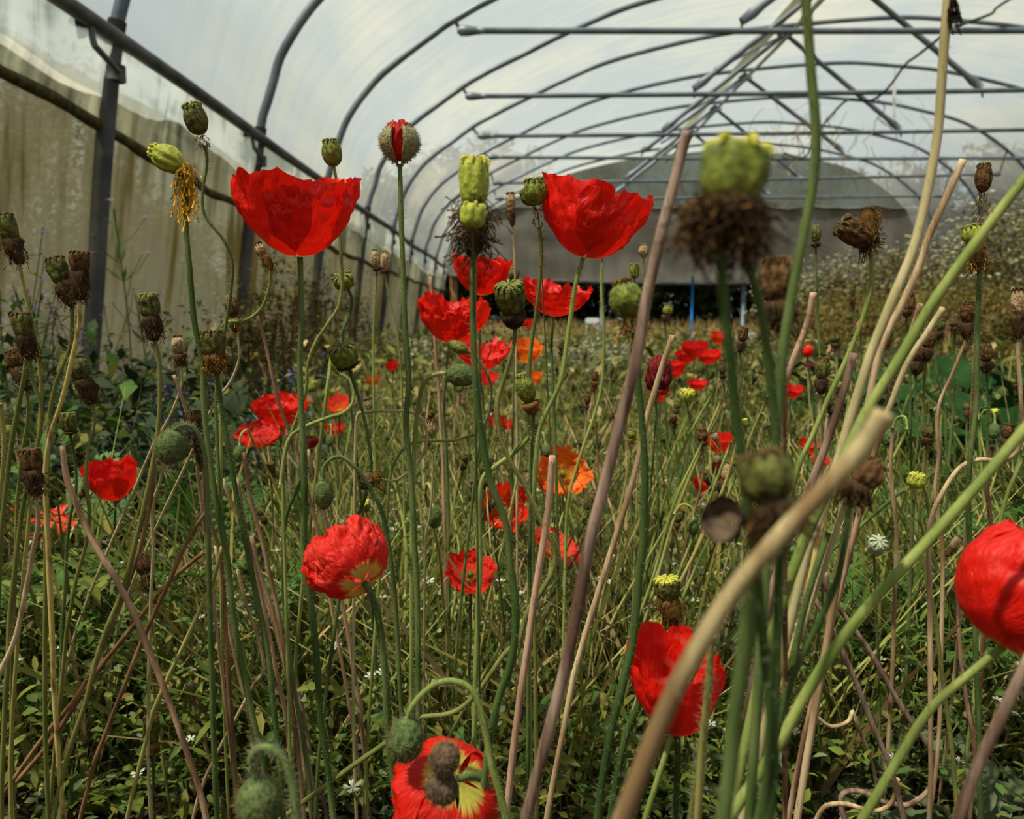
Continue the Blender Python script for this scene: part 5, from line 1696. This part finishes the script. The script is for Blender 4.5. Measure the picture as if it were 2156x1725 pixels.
# thin bare stems, uncountable
N = 5200
Y = .60 + 6.5 * rgn.rand(N) ** 1.7
X = rgn.uniform(-1, 1, N) * (Y * .66 + .12)
ok = (X > -1.05) & (X < 3.2) & ~((X < -.34 * Y) & (rgn.rand(N) < .8))
X, Y = X[ok], Y[ok]
n = len(X)
O = np.stack([X, Y, np.full(n, -.01)], 1)
lean = rgn.uniform(.0, .55, n)
yaw = np.where(rgn.rand(n) < np.where(X > 0, .75, .4), rgn.normal(1.57, .6, n), rgn.uniform(0, 6.28, n))
t = blade_tmpl(.0085, .25, 5)
R_ = rots(rgn, n, 0, 1, yaw)
R_ = rots(rgn, n, -.5, .12, yaw)
S = rgn.uniform(.16, .34, n)
V, T = stamp(t, R_, S, O)
mi = np.repeat(rgn.choice([0, 1, 2, 3], n, p=[.28, .34, .18, .20]), len(t[1]))
big('bare_stems', V, T, ['st_green', 'st_lime', 'st_tan', 'st_yellow'], None, mi)
tag(bpy.data.objects['bare_stems'], 'countless thin green and straw coloured stems filling the bed', 'stems', kind='stuff')


def field(name, label, cat, tm, N, y0, y1, pw, xl, xr, z0, z1, s0, s1, ti0, ti1, mats, probs, cond=None, clump=0., seed=1, dk=.82):
    rg = np.random.RandomState(seed)
    Y = y0 + (y1 - y0) * rg.rand(N) ** pw
    X = rg.uniform(-1, 1, N) * (Y * .66 + .15)
    if clump:
        # gather around random centres so that gaps and mounds appear
        C = rg.randint(0, N, max(8, N // 60))
        k = C[rg.randint(0, len(C), N)]
        X = np.where(rg.rand(N) < .75, X[k] + rg.normal(0, clump, N), X)
        Y = np.where(rg.rand(N) < .75, Y[k] + rg.normal(0, clump, N), Y)
    Z = z0 + (z1 - z0) * rg.rand(N) ** 1.3
    mound = .5 + .5 * np.sin(X * 6.3 + 1.3) * np.cos(Y * 4.7 + .6)
    Z = Z * (.55 + .6 * mound)
    ok = (X > xl) & (X < xr) & (Y > y0) & (Y < max(y1, 1.5)) & (np.abs(X) < Y * .75 + .2)
    if dk:
        ok &= ~((X < -.27 * Y - .02) & (Y > .8) & (rg.rand(N) < dk))  # brighter leaves thinned out at left to suggest the side wall's shade
    if cond is not None:
        ok &= cond(X, Y, rg)
    X, Y, Z = X[ok], Y[ok], Z[ok]
    n = len(X)
    O = np.stack([X, Y, Z], 1)
    V, T = stamp(tm, rots(rg, n, ti0, ti1), rg.uniform(s0, s1, n), O)
    mi = np.repeat(rg.choice(len(mats), n, p=probs), len(tm[1]))
    o = big(name, V, T, mats, None, mi)
    tag(o, label, cat, kind='stuff')
    return o


OVAL = leaf_tmpl(1, .55, .12, .15)
NARR = leaf_tmpl(1, .26, .12, .2)
DIA = diamond_tmpl(.45, .15)
FE = feather_tmpl()
field('chickweed_leaves', 'mat of small oval chickweed leaves over the ground between the stems', 'chickweed', OVAL, 38000, .50, 2.4, 1.25, -1.2, 3, .0, .15, .005, .0125, -.5, .9,
      ['leaf_near', 'leaf_grey', 'leaf_feather', 'leaf_golden'], [.66, .12, .18, .04], clump=.035, seed=2)
field('herb_leaves', 'narrow leaves of mixed herbs filling the bed', 'leaves', NARR, 20000, .5, 3.5, 1.3, -1.2, 3.2, .0, .19, .010, .027, -.2, 1.2,
      ['leaf_near', 'grass', 'leaf_feather', 'straw'], [.45, .25, .28, .02], clump=.06, seed=3)
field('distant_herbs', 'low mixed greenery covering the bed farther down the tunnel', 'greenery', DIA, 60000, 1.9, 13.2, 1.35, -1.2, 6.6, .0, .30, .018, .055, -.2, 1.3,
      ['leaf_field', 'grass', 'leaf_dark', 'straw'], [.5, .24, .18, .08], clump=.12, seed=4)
field('grass_blades', 'thin grass blades and straw between the poppy stems', 'grass', blade_tmpl(.028, .35, 3), 16000, .6, 12, 1.6, -1.05, 6.5, .0, .02, .07, .26, -.5, .5,
      ['grass', 'leaf_field', 'straw', 'leaf_near'], [.42, .25, .18, .15], seed=5)
field('feathery_leaves', 'finely cut feathery leaves low on the left and right', 'leaves', FE, 420, .62, 1.7, 1.2, -1.2, 2, .02, .20, .05, .11, -.1, 1.0,
      ['leaf_feather', 'leaf_near'], [.8, .2], cond=lambda X, Y, rg: (X < -.30 * Y) | (X > .40 * Y), seed=6, dk=0)
field('shade_toned_herbs', 'greenery along the foot of the left wall, shade painted into its dark leaves', 'greenery', DIA, 60000, .85, 9, 1.5, -1.24, -.1, .0, .40, .012, .045, -.2, 1.3,
      ['leaf_dark', 'leaf_field', 'leaf_feather'], [.62, .2, .18], cond=lambda X, Y, rg: X < -.34 * np.minimum(Y, 2.2) + .05 - .05 * Y, clump=.06, seed=7, dk=0)  # dark leaf mix stands in for shade from the left wall


# chickweed sprigs with tiny white stars (nearest ones seen against the leaves)
def sprig(seed):
    rng = random.Random(seed)
    root = empty('chickweed_sprig', (0, 0, 0))
    mb, ml, mf = MB(), MB(), MB()
    for s_ in range(4):
        pts = [Vector((0, 0, 0))]
        d = Vector((rng.uniform(-.6, .6), rng.uniform(-.6, .6), 1)).normalized()
        for q in range(6):
            d = (d + Vector((rng.uniform(-.4, .4), rng.uniform(-.4, .4), rng.uniform(-.1, .3)))).normalized()
            pts.append(pts[-1] + d * .022)
        sp = spline(pts, 3)
        tube(mb, sp, .0006, 4)
        for q in range(1, 7):
            a = rng.uniform(0, PI)
            for sg in (0, PI):
                L = .012 * (1 - q * .07)
                dv = Vector((math.cos(a + sg), math.sin(a + sg), .35)).normalized()
                sd = dv.cross(Vector((0, 0, 1))).normalized()
                p = pts[q]
                c = p + dv * L * .5
                ml.add([p, c + sd * L * .27 + Vector((0, 0, .001)), c, c - sd * L * .27 + Vector((0, 0, .001)), p + dv * L - Vector((0, 0, .002))],
                       [(0, 2, 1), (0, 3, 2), (1, 2, 4), (2, 3, 4)])
        c = pts[-1] + Vector((0, 0, .003))
        mf = MB()
        for q in range(10):
            a = q * PI / 5 + (.14 if q % 2 else -.14)
            dv = Vector((math.cos(a), math.sin(a), .25))
            sd = Vector((-math.sin(a), math.cos(a), 0))
            mf.add([c, c + dv * .0028 + sd * .0006, c + dv * .0042, c + dv * .0028 - sd * .0006], [(0, 1, 2, 3)])
        mf.build('star_flower', 'petal_white', root, smooth=False)
        for q in range(2):
            e = pts[-2] + Vector((rng.uniform(-.006, .006), rng.uniform(-.006, .006), .008))
            lathe(mb, Matrix.Identity(3), e, [(0, .0006), (.002, .0016), (.004, .0014), (.0055, .0004)], 6)
    mb.build('stems', 'st_lime', root)
    ml.build('leaves', 'leaf_near', root, smooth=False)
    return root


SP = [sprig(i) for i in range(5)]
used = set()
for i in range(130):
    Y = .56 + .75 * rgn.rand() ** 1.2
    x = rgn.uniform(-half_w(Y), half_w(Y))
    j = i % 5
    if j in used:
        o = copy_tree(SP[j])
    else:
        used.add(j)
        o = SP[j]
    o.location = (x, Y, 0)
    o.rotation_euler = (rgn.uniform(-.3, .3), rgn.uniform(-.3, .3), rgn.uniform(0, 6.28))
    s = rgn.uniform(.8, 1.4)
    o.scale = (s, s, s)
    tag(o, 'chickweed sprig with tiny white star flowers low between the poppy stems', 'chickweed', 'chickweed sprigs near the camera')


# broad poppy and dock leaves low in the foreground
def leaf_mesh(name, L, Wd, lobes, m, parent, base, heading, pitch, rng, curl=.3, n=18, amp=.45):
    mb = MB()
    R3 = Matrix.Rotation(heading, 3, 'Z') @ Matrix.Rotation(pitch, 3, 'X')
    vs, fs = [], []
    for i in range(n + 1):
        t = i / n
        wd = Wd * .5 * math.sin(PI * min(1, t * .93 + .05)) ** .7
        if lobes:
            wd *= 1 - amp * (.5 + .5 * math.cos(t * lobes * 2 * PI))
        z = -curl * L * t * t
        for u in (-1, -.5, 0, .5, 1):
            vs.append(base + R3 @ Vector((u * wd, t * L + abs(u) * (.06 * L if lobes else 0), z + abs(u) * wd * .28 + .004 * math.sin(t * 25 + u * 3) * (L / .1))))
    for i in range(n):
        for k in range(4):
            a = i * 5 + k
            fs.append((a, a + 1, a + 6, a + 5))
    mb.add(vs, fs)
    return mb.build(name, m, parent)


def rosette(x, y, label, cat, n, L, Wd, lobes, m, seed, h=.0, name='leafy_plant', pitch=(.2, 1.0), group=None):
    rng = random.Random(seed)
    root = empty(name, (x, y, 0))
    tag(root, label, cat, group)
    if h:
        mb = MB()
        tube(mb, spline([Vector((x, y, 0)), Vector((x + .01, y, h * .5)), Vector((x, y, h))], 4), .002, 6)
        mb.build('stem', 'st_green', root)
    for i in range(n):
        a = 2 * PI * i / n + rng.uniform(-.4, .4)
        l = L * rng.uniform(.7, 1.1)
        b = Vector((x, y, h * rng.uniform(.4, 1) if h else .004))
        leaf_mesh('leaf', l, Wd * l / L, lobes, m, root, b, a, rng.uniform(*pitch), rng)
    return root


def gp(px, py, Y):
    p = P(px, py, Y)
    return p.x, p.y, max(.02, p.z)


x, y, z = gp(455, 1480, .60)
rosette(x, y, 'broad rounded green leaf pair low at the left of the hairy stems', 'leaf plant', 4, .045, .036, 0, 'leaf_near', 1, z, pitch=(-.2, .5))
x, y, z = gp(150, 1640, .58)
rosette(x, y, 'plant with pointed oval leaves in the bottom left corner', 'leaf plant', 9, .045, .020, 0, 'leaf_near', 2, z, pitch=(-.3, .7))
x, y, z = gp(270, 1660, .56)
rosette(x, y, 'second pointed oval leaved plant near the bottom left corner', 'leaf plant', 8, .040, .019, 0, 'leaf_near', 22, z, pitch=(-.3, .7))
x, y, z = gp(1850, 1610, .62)
rosette(x, y, 'lobed grey green poppy leaves beside the looped stalk', 'poppy leaves', 9, .085, .040, 4, 'leaf_grey', 3, z * .5, pitch=(.3, 1.))
x, y, z = gp(2080, 1660, .52)
rosette(x, y, 'long curling pale leaves in the bottom right corner', 'poppy leaves', 10, .09, .030, 4, 'leaf_grey', 4, z * .6, pitch=(.2, .9))
x, y, z = gp(1180, 1600, .66)
rosette(x, y, 'oval leaved plant low behind the brown pink stalk', 'leaf plant', 10, .04, .024, 0, 'leaf_near', 5, z, pitch=(-.2, .7))
x, y, z = gp(1450, 1660, .60)
rosette(x, y, 'oval leaved plant below the lower right red cup', 'leaf plant', 10, .04, .024, 0, 'leaf_near', 6, z, pitch=(-.2, .7))
for i, (px, py, Y) in enumerate(((180, 1260, .72), (130, 1400, .75), (240, 1330, .85), (60, 1320, .8), (1930, 1300, .70), (2040, 1320, .75), (1960, 1440, .66), (2060, 1480, .7), (1880, 1380, .8), (330, 1420, .8))):
    x, y, z = gp(px, py, Y)
    rg = np.random.RandomState(i)
    root = empty('feathery_plant', (x, y, 0))
    tag(root, ['feathery plant at lower left under the wild purple flowers', 'second feathery plant nearer the left edge', 'feathery plant beside the shredded red poppy', 'feathery plant at the left edge',
               'feathery plant right of the looped stalk', 'feathery plant in front of the cut off red poppy', 'low feathery plant crossed by the light green stem', 'feathery plant at the lower right edge',
               'feathery plant behind the looped stalk', 'feathery plant left of the long pinkish stalk'][i], 'leaf plant', 'feathery leaved plants')
    mb = MB()
    tube(mb, [Vector((x, y, 0)), Vector((x, y, z))], .0015, 5)
    mb.build('stem', 'st_green', root)
    n = 16
    V, T = stamp(FE, rots(rg, n, -.1, 1.1), rg.uniform(.04, .075, n), np.stack([np.zeros(n), np.zeros(n), z * rg.uniform(.5, 1.05, n)], 1))
    big('foliage', V, T, 'leaf_feather', root)


# squash plants on the right
def squash_leaf(mb, c, R, heading, pitch, seed):
    R3 = Matrix.Rotation(heading, 3, 'Z') @ Matrix.Rotation(pitch, 3, 'X')
    vs, fs, n, rn = [c + R3 @ Vector((0, -.2 * R, -.1 * R))], [], 30, 4
    for j in range(1, rn + 1):
        for k in range(n):
            a = 2 * PI * k / n
            r = R * (j / rn) * (1 + .13 * math.cos(5 * a + .5) * (j / rn) - .35 * math.exp(-((a - 1.5 * PI) / .3) ** 2) * (j / rn))
            z = .22 * r * math.sin(5 * a) * .25 + .25 * R * (j / rn) ** 2 * .5 + .03 * R * noise.noise(Vector((a * 2, j, seed)))
            vs.append(c + R3 @ Vector((r * math.cos(a), r * math.sin(a), z)))
    for k in range(n):
        fs.append((0, 1 + k, 1 + (k + 1) % n))
    for j in range(rn - 1):
        for k in range(n):
            a, b = 1 + j * n + k, 1 + j * n + (k + 1) % n
            fs.append((a, a + n, b + n, b))
    mb.add(vs, fs)


SQ = [(.85, 1.75), (1.1, 1.9), (1.25, 2.3), (.95, 2.35), (1.45, 2.6), (1.15, 2.9), (1.6, 3.1), (1.35, 3.5), (.78, 1.5), (1.0, 1.55), (1.9, 3.3)]
SQL = ['in the middle of the right side', 'behind the tan stems', 'behind the tall green stem', 'left of the patch middle', 'near the right edge', 'behind the red closed bud', 'back right of the patch',
       'at the back of the patch', 'nearest the pale green stem', 'nearest the right edge stems', 'farthest back by the golden plants']
for i, (x, y) in enumerate(SQ):
    rng = random.Random(i + 50)
    root = empty('squash_plant', (x, y, 0))
    tag(root, 'large leaved dark green squash plant ' + SQL[i], 'squash plant', 'squash plants on the right')
    for k in range(12):
        a = rng.uniform(0, 6.28)
        r = rng.uniform(.04, .25)
        h = rng.uniform(.06, .25)
        c = Vector((x + r * math.cos(a), y + r * math.sin(a), h))
        lf = MB()
        squash_leaf(lf, c, rng.uniform(.035, .07), rng.uniform(0, 6.28), rng.uniform(-.4, 1.0), k)
        ol = lf.build('leaf', 'leaf_squash', root)
        mb = MB()
        tube(mb, spline([Vector((x, y, 0)), Vector(((x + c.x) / 2, (y + c.y) / 2, h * .7)), c - Vector((0, 0, .008))], 3), .003, 5)
        mb.build('leaf_stalk', 'st_green', root)


# bushes on the right with white button flowers
def bush(name, x, y, Rx, Ry, H, nl, nf, leafm, flm, seed, label, cat, group, s0=.02, s1=.045, fs_=.014, mats2=None, open_=.0, hollow=0.):
    rg = np.random.RandomState(seed)
    root = empty(name, (x, y, 0))
    tag(root, label, cat, group)
    u = rg.normal(0, 1, (nl, 3))
    u /= np.linalg.norm(u, axis=1)[:, None]
    r = rg.uniform(.45, 1.0, nl) ** .6
    lump = 1 + .22 * np.sin(u[:, 0] * 5 + seed) * np.cos(u[:, 1] * 6 + seed * 2) + .12 * np.sin(u[:, 2] * 9 + seed)
    p = u * (r * lump)[:, None] * np.array([Rx, Ry, H * .55]) + np.array([0, 0, H * .5])
    p = p[p[:, 2] > .01]
    V, T = stamp(leaf_tmpl(1, .38, .1, .2), rots(rg, len(p), -.3, 1.2), rg.uniform(s0, s1, len(p)), p)
    big('foliage', V, T, leafm, root, None)
    if nf:
        u = rg.normal(0, 1, (nf, 3))
        u[:, 2] = np.abs(u[:, 2])
        u /= np.linalg.norm(u, axis=1)[:, None]
        lump = 1 + .22 * np.sin(u[:, 0] * 5 + seed) * np.cos(u[:, 1] * 6 + seed * 2) + .12 * np.sin(u[:, 2] * 9 + seed)
        p = u * (lump * rg.uniform(.9, 1.08, nf))[:, None] * np.array([Rx, Ry, H * .55]) + np.array([0, 0, H * .5])
        ico = []
        a5 = [(math.cos(a) * .9, math.sin(a) * .9, .15) for a in np.linspace(0, 2 * PI, 7)[:-1]]
        tv = np.array([(0, 0, .6)] + a5 + [(0, 0, -.3)], dtype=np.float32)
        tt = np.array([(0, k + 1, (k + 1) % 6 + 1) for k in range(6)] + [(7, (k + 1) % 6 + 1, k + 1) for k in range(6)], dtype=np.int32)
        V, T = stamp((tv, tt), rots(rg, nf, -.4, .4), rg.uniform(fs_ * .6, fs_ * 1.2, nf), p)
        big('flower_heads', V, T, flm, root)['kind'] = 'stuff'
    mb = MB()
    rng = random.Random(seed)
    for k in range(5):
        a = rng.uniform(0, 6.28)
        tube(mb, spline([Vector((x, y, -.01)), Vector((x + math.cos(a) * Rx * .2, y + math.sin(a) * Ry * .2, H * .35)),
                         Vector((x + math.cos(a) * Rx * .55, y + math.sin(a) * Ry * .55, H * .75))], 3), .006, 5)
    mb.build('branches', 'st_brown', root)
    return root


BU = [(3.75, 8.9, .75, .7, 1.05), (4.3, 7.6, .8, .7, 1.15), (3.55, 7.4, .55, .55, .95), (3.9, 6.2, .75, .65, 1.15), (3.45, 5.3, .55, .55, 1.10), (4.4, 5.6, .8, .7, 1.3), (3.35, 4.5, .42, .45, .98), (4.0, 4.5, .6, .6, 1.25), (5.2, 8.5, .9, .9, 1.3), (4.4, 10.5, .9, .8, 1.1), (3.4, 10.2, .5, .5, .80)]
BL2 = ['at the left end before the curtain', 'in the middle of the row behind', 'spilling out left of the row middle', 'right of the pale green stem', 'behind the tan cut stalks',
       'tallest at the back right', 'low at the right edge, nearest', 'behind the tan dry seed head', 'far right by the tunnel wall', 'farthest, in front of the end curtain', 'small one beside the farthest']
for i, (x, y, rx, ry, h) in enumerate(BU):
    bush('flowering_bush', x, y, rx, ry, h, 5200, 330, 'leaf_bush', 'petal_cream', 400 + i, 'olive bush dotted with pale flower heads, ' + BL2[i], 'bush', 'flowering bushes along the right side', .022, .05, .026)
for i, (x, y, rx, ry, h) in enumerate([(2.25, 4.3, .38, .4, .55), (2.6, 4.8, .4, .4, .62), (2.3, 5.3, .4, .4, .6), (2.75, 3.9, .35, .4, .6), (2.9, 5.6, .4, .4, .7), (1.95, 4.9, .35, .4, .46), (2.5, 6.4, .4, .4, .6)]):
    bush('golden_plant', x, y, rx, ry, h, 2600, 0, 'leaf_golden', None, 430 + i, 'golden brown feathery plant before the bushes, ' + ['left one of the front', 'behind the mauve cut stalk', 'in the middle', 'nearest on the right', 'close to the bush row', 'leftmost low one', 'farthest one'][i],
         'plant', 'golden plants before the bushes', .015, .045)
# pale fluffy flowers in the middle distance
for i, (px, Y) in enumerate(((1215, 3.2), (1262, 3.5), (1300, 3.3), (1170, 3.6), (1245, 4.1), (900, 3.6), (880, 4.2), (1330, 3.9), (1000, 4.4), (1290, 4.8))):
    p = P(px, 760, Y)
    bush('fluffy_flower_clump', p.x, Y, .13, .14, .26, 420, 90, 'leaf_grey', 'petal_cream', 460 + i, 'clump of pale fluffy flowers in the middle distance', 'flowers', 'pale fluffy flower clumps in the bed', .015, .03, .010)


# purple flowered plants at the left wall
def spike_plant(x, y, H, nst, m, seed, label, cat, group, name, spread=.16, floret=.007, lm='leaf_dark', nl=260):
    rng = random.Random(seed)
    rg = np.random.RandomState(seed)
    root = empty(name, (x, y, 0))
    tag(root, label, cat, group)
    mb = MB()
    FP, LP = [], []
    for k in range(nst):
        a = rng.uniform(0, 6.28)
        tip = Vector((x + math.cos(a) * spread * rng.random(), y + math.sin(a) * spread * rng.random(), H * rng.uniform(.6, 1.05)))
        pts = spline([Vector((x + rng.uniform(-.03, .03), y + rng.uniform(-.03, .03), -.005)), Vector((x, y, 0)).lerp(tip, .55) + Vector((rng.uniform(-.02, .02), 0, .02)), tip], 4)
        tube(mb, pts, .0011, 4)
        for q in range(12):
            t = rng.uniform(-.055, .004)
            FP.append((tip.x - x + rng.uniform(-.005, .005), tip.y - y + rng.uniform(-.005, .005), tip.z + t))
        for q in range(nl // nst):
            p = pts[rng.randrange(len(pts) - 1)]
            LP.append((p.x - x, p.y - y, p.z))
    mb.build('stems', 'st_dark', root)
    FP, LP = np.array(FP), np.array(LP)
    V, T = stamp(leaf_tmpl(1, .5, .2, .2), rots(rg, len(FP), -.4, 1.), rg.uniform(floret * .6, floret * 1.2, len(FP)), FP)
    big('florets', V, T, m, root)
    V, T = stamp(leaf_tmpl(1, .22, .1, .25), rots(rg, len(LP), -.1, 1.), rg.uniform(.015, .04, len(LP)), LP)
    big('leaves', V, T, lm, root)


for i in range(26):
    Y = 1.15 + 1.75 * rgn.rand()
    x = -rgn.uniform(.24, .58) * Y - .02
    x = max(x, -1.1)
    spike_plant(x, Y, rgn.uniform(.17, .30), 12, 'petal_violet', 500 + i, 'plant with violet flower spikes near the left wall, leaves toned dark as shade', 'purple flowers', 'violet flowering plants by the left wall', 'violet_plant')
for i, (px, Y, H) in enumerate(((30, 1.5, .50), (95, 1.6, .47), (130, 1.75, .46), (160, 1.6, .43), (10, 1.7, .55), (200, 1.9, .42))):
    p = P(px, 700, Y)
    spike_plant(max(p.x, -1.1), Y, H, 9, 'petal_lilac', 540 + i, 'taller sage with lilac flowers near the left edge, ' + ['nearest', 'in the middle', 'just left of the post', 'close behind the touching seed heads', 'at the very edge', 'farthest, in front of the post'][i], 'sage', 'lilac sage plants at the left edge', 'sage_plant', .12, .010, 'leaf_feather', 160)
# slim branching campions against the post
for (px, py, Y, lab) in ((240, 440, 1.75, 'slim branching plant with tiny pink flowers in front of the nearest post'), (285, 620, 1.85, 'slim dark seed stalk plant right of the nearest post')):
    rng = random.Random(px)
    t = P(px, py, Y)
    root = empty('campion', (t.x, Y, 0))
    tag(root, lab, 'plant')
    mb, mf, ml = MB(), MB(), MB()
    path = spline([Vector((t.x, Y, 0)), Vector((t.x + .02, Y, t.z * .5)), t], 8)
    tube(mb, path, .0016, 5)
    for k in range(10):
        p = path[int(len(path) * rng.uniform(.5, .98)) - 1]
        a = rng.uniform(0, 6.28)
        e = p + Vector((math.cos(a) * .06, math.sin(a) * .03, .06))
        tube(mb, spline([p, p + (e - p) * .5 + Vector((0, 0, -.01)), e], 3), .0008, 4)
        for q in range(5):
            b_ = q * 1.256
            d_ = Vector((math.cos(b_), math.sin(b_), .3)) * .008
            mf.add([e, e + d_ + Vector((-d_.y, d_.x, 0)) * .35, e + d_ * 1.3, e + d_ - Vector((-d_.y, d_.x, 0)) * .35], [(0, 1, 2, 3)])
        d_ = Vector((math.cos(a + 2), math.sin(a + 2), .8)).normalized() * .05
        s_ = Vector((-math.sin(a + 2), math.cos(a + 2), 0)) * .004
        ml.add([p, p + d_ * .5 + s_, p + d_, p + d_ * .5 - s_], [(0, 1, 2, 3)])
    mb.build('stems', 'st_dark', root)
    mf.build('flowers', 'petal_lilac', root, smooth=False)
    ml.build('leaves', 'leaf_feather', root, smooth=False)
# golden plumes along the left posts
for i, (px, Y, H) in enumerate(((600, 3.0, .62), (560, 2.7, .5), (680, 3.9, .62), (520, 2.6, .42), (740, 4.8, .6), (640, 3.4, .5))):
    p = P(px, 700, Y)
    bush('golden_plume', max(-1.12, p.x), Y, .10, .12, H, 900, 0, 'leaf_golden', None, 560 + i, 'tall golden green feathery plume by the left posts, ' + ['in front of the third post', 'left of the third post', 'before the fourth post', 'lowest, nearest', 'farthest back', 'right of the third post'][i], 'plant',
         'golden plumes along the left posts', .012, .035)

# ------------------------------------------------------------------ outside
for i in range(14):
    y = .2 + i * 1.15
    H = (1.25, .95, 1.1, 1.35, .9, 1.15, 1.3)[i % 7]
    bush('outdoor_shrub', -2.08 - .3 * (i % 3), y, .5, .72, H, 9000, 0, 'leaf_field' if i % 3 else 'leaf_golden', None, 600 + i,
         'blurred shrub seen through the dirty left side film', 'shrub', 'shrubs outside behind the left film', .03, .07)
for (px, py, lab) in ((180, 285, 'top'), (172, 330, 'second'), (178, 365, 'third'), (182, 392, 'lowest')):
    c = P(px, py, 2.9)
    c = c * (1.0) + Vector((-.15, 0, 0))
    root = empty('yellow_umbel', (c.x, c.y, 0))
    tag(root, lab + ' flat yellow flower umbel behind the left film beside the nearest post', 'yellow flowers', 'yellow umbels outside the left film')
    mb = MB()
    rg_ = random.Random(py)
    tube(mb, [Vector((c.x, c.y, 0)), c], .002, 5)
    mb.build('stem', 'st_olive', root)
    mb = MB()
    for k in range(30):
        lathe(mb, Matrix.Identity(3), c + Vector((rg_.uniform(-.05, .05), rg_.uniform(-.05, .05), rg_.uniform(-.004, .01))), [(0, .004), (.004, .007), (.007, .002)], 6)
    mb.build('flower_head', 'umbel', root)
for i in range(9):
    x = -5.5 + i * 2.3
    bush('hedge_tree', x, 21 + (i % 2) * 1.5, 1.9, 1.3, 3.4 + .5 * (i % 3), 12000, 0, 'leaf_hedge', None, 640 + i,
         'dark tree in the hedge beyond the far end, ' + ['leftmost', 'second from the left', 'third from the left', 'fourth from the left', 'in the middle of the row', 'fourth from the right', 'third from the right', 'second from the right', 'rightmost'][i], 'tree', 'dark hedge trees beyond the far end', .16, .34)
field('dry_grass', 'patch of straw coloured dry grass beyond the end opening', 'grass', blade_tmpl(.03, .3, 3), 9000, 13.9, 20, 1., -3, 11, 0, .02, .15, .42, -.4, .4, ['straw', 'leaf_field'], [.7, .3], seed=70)
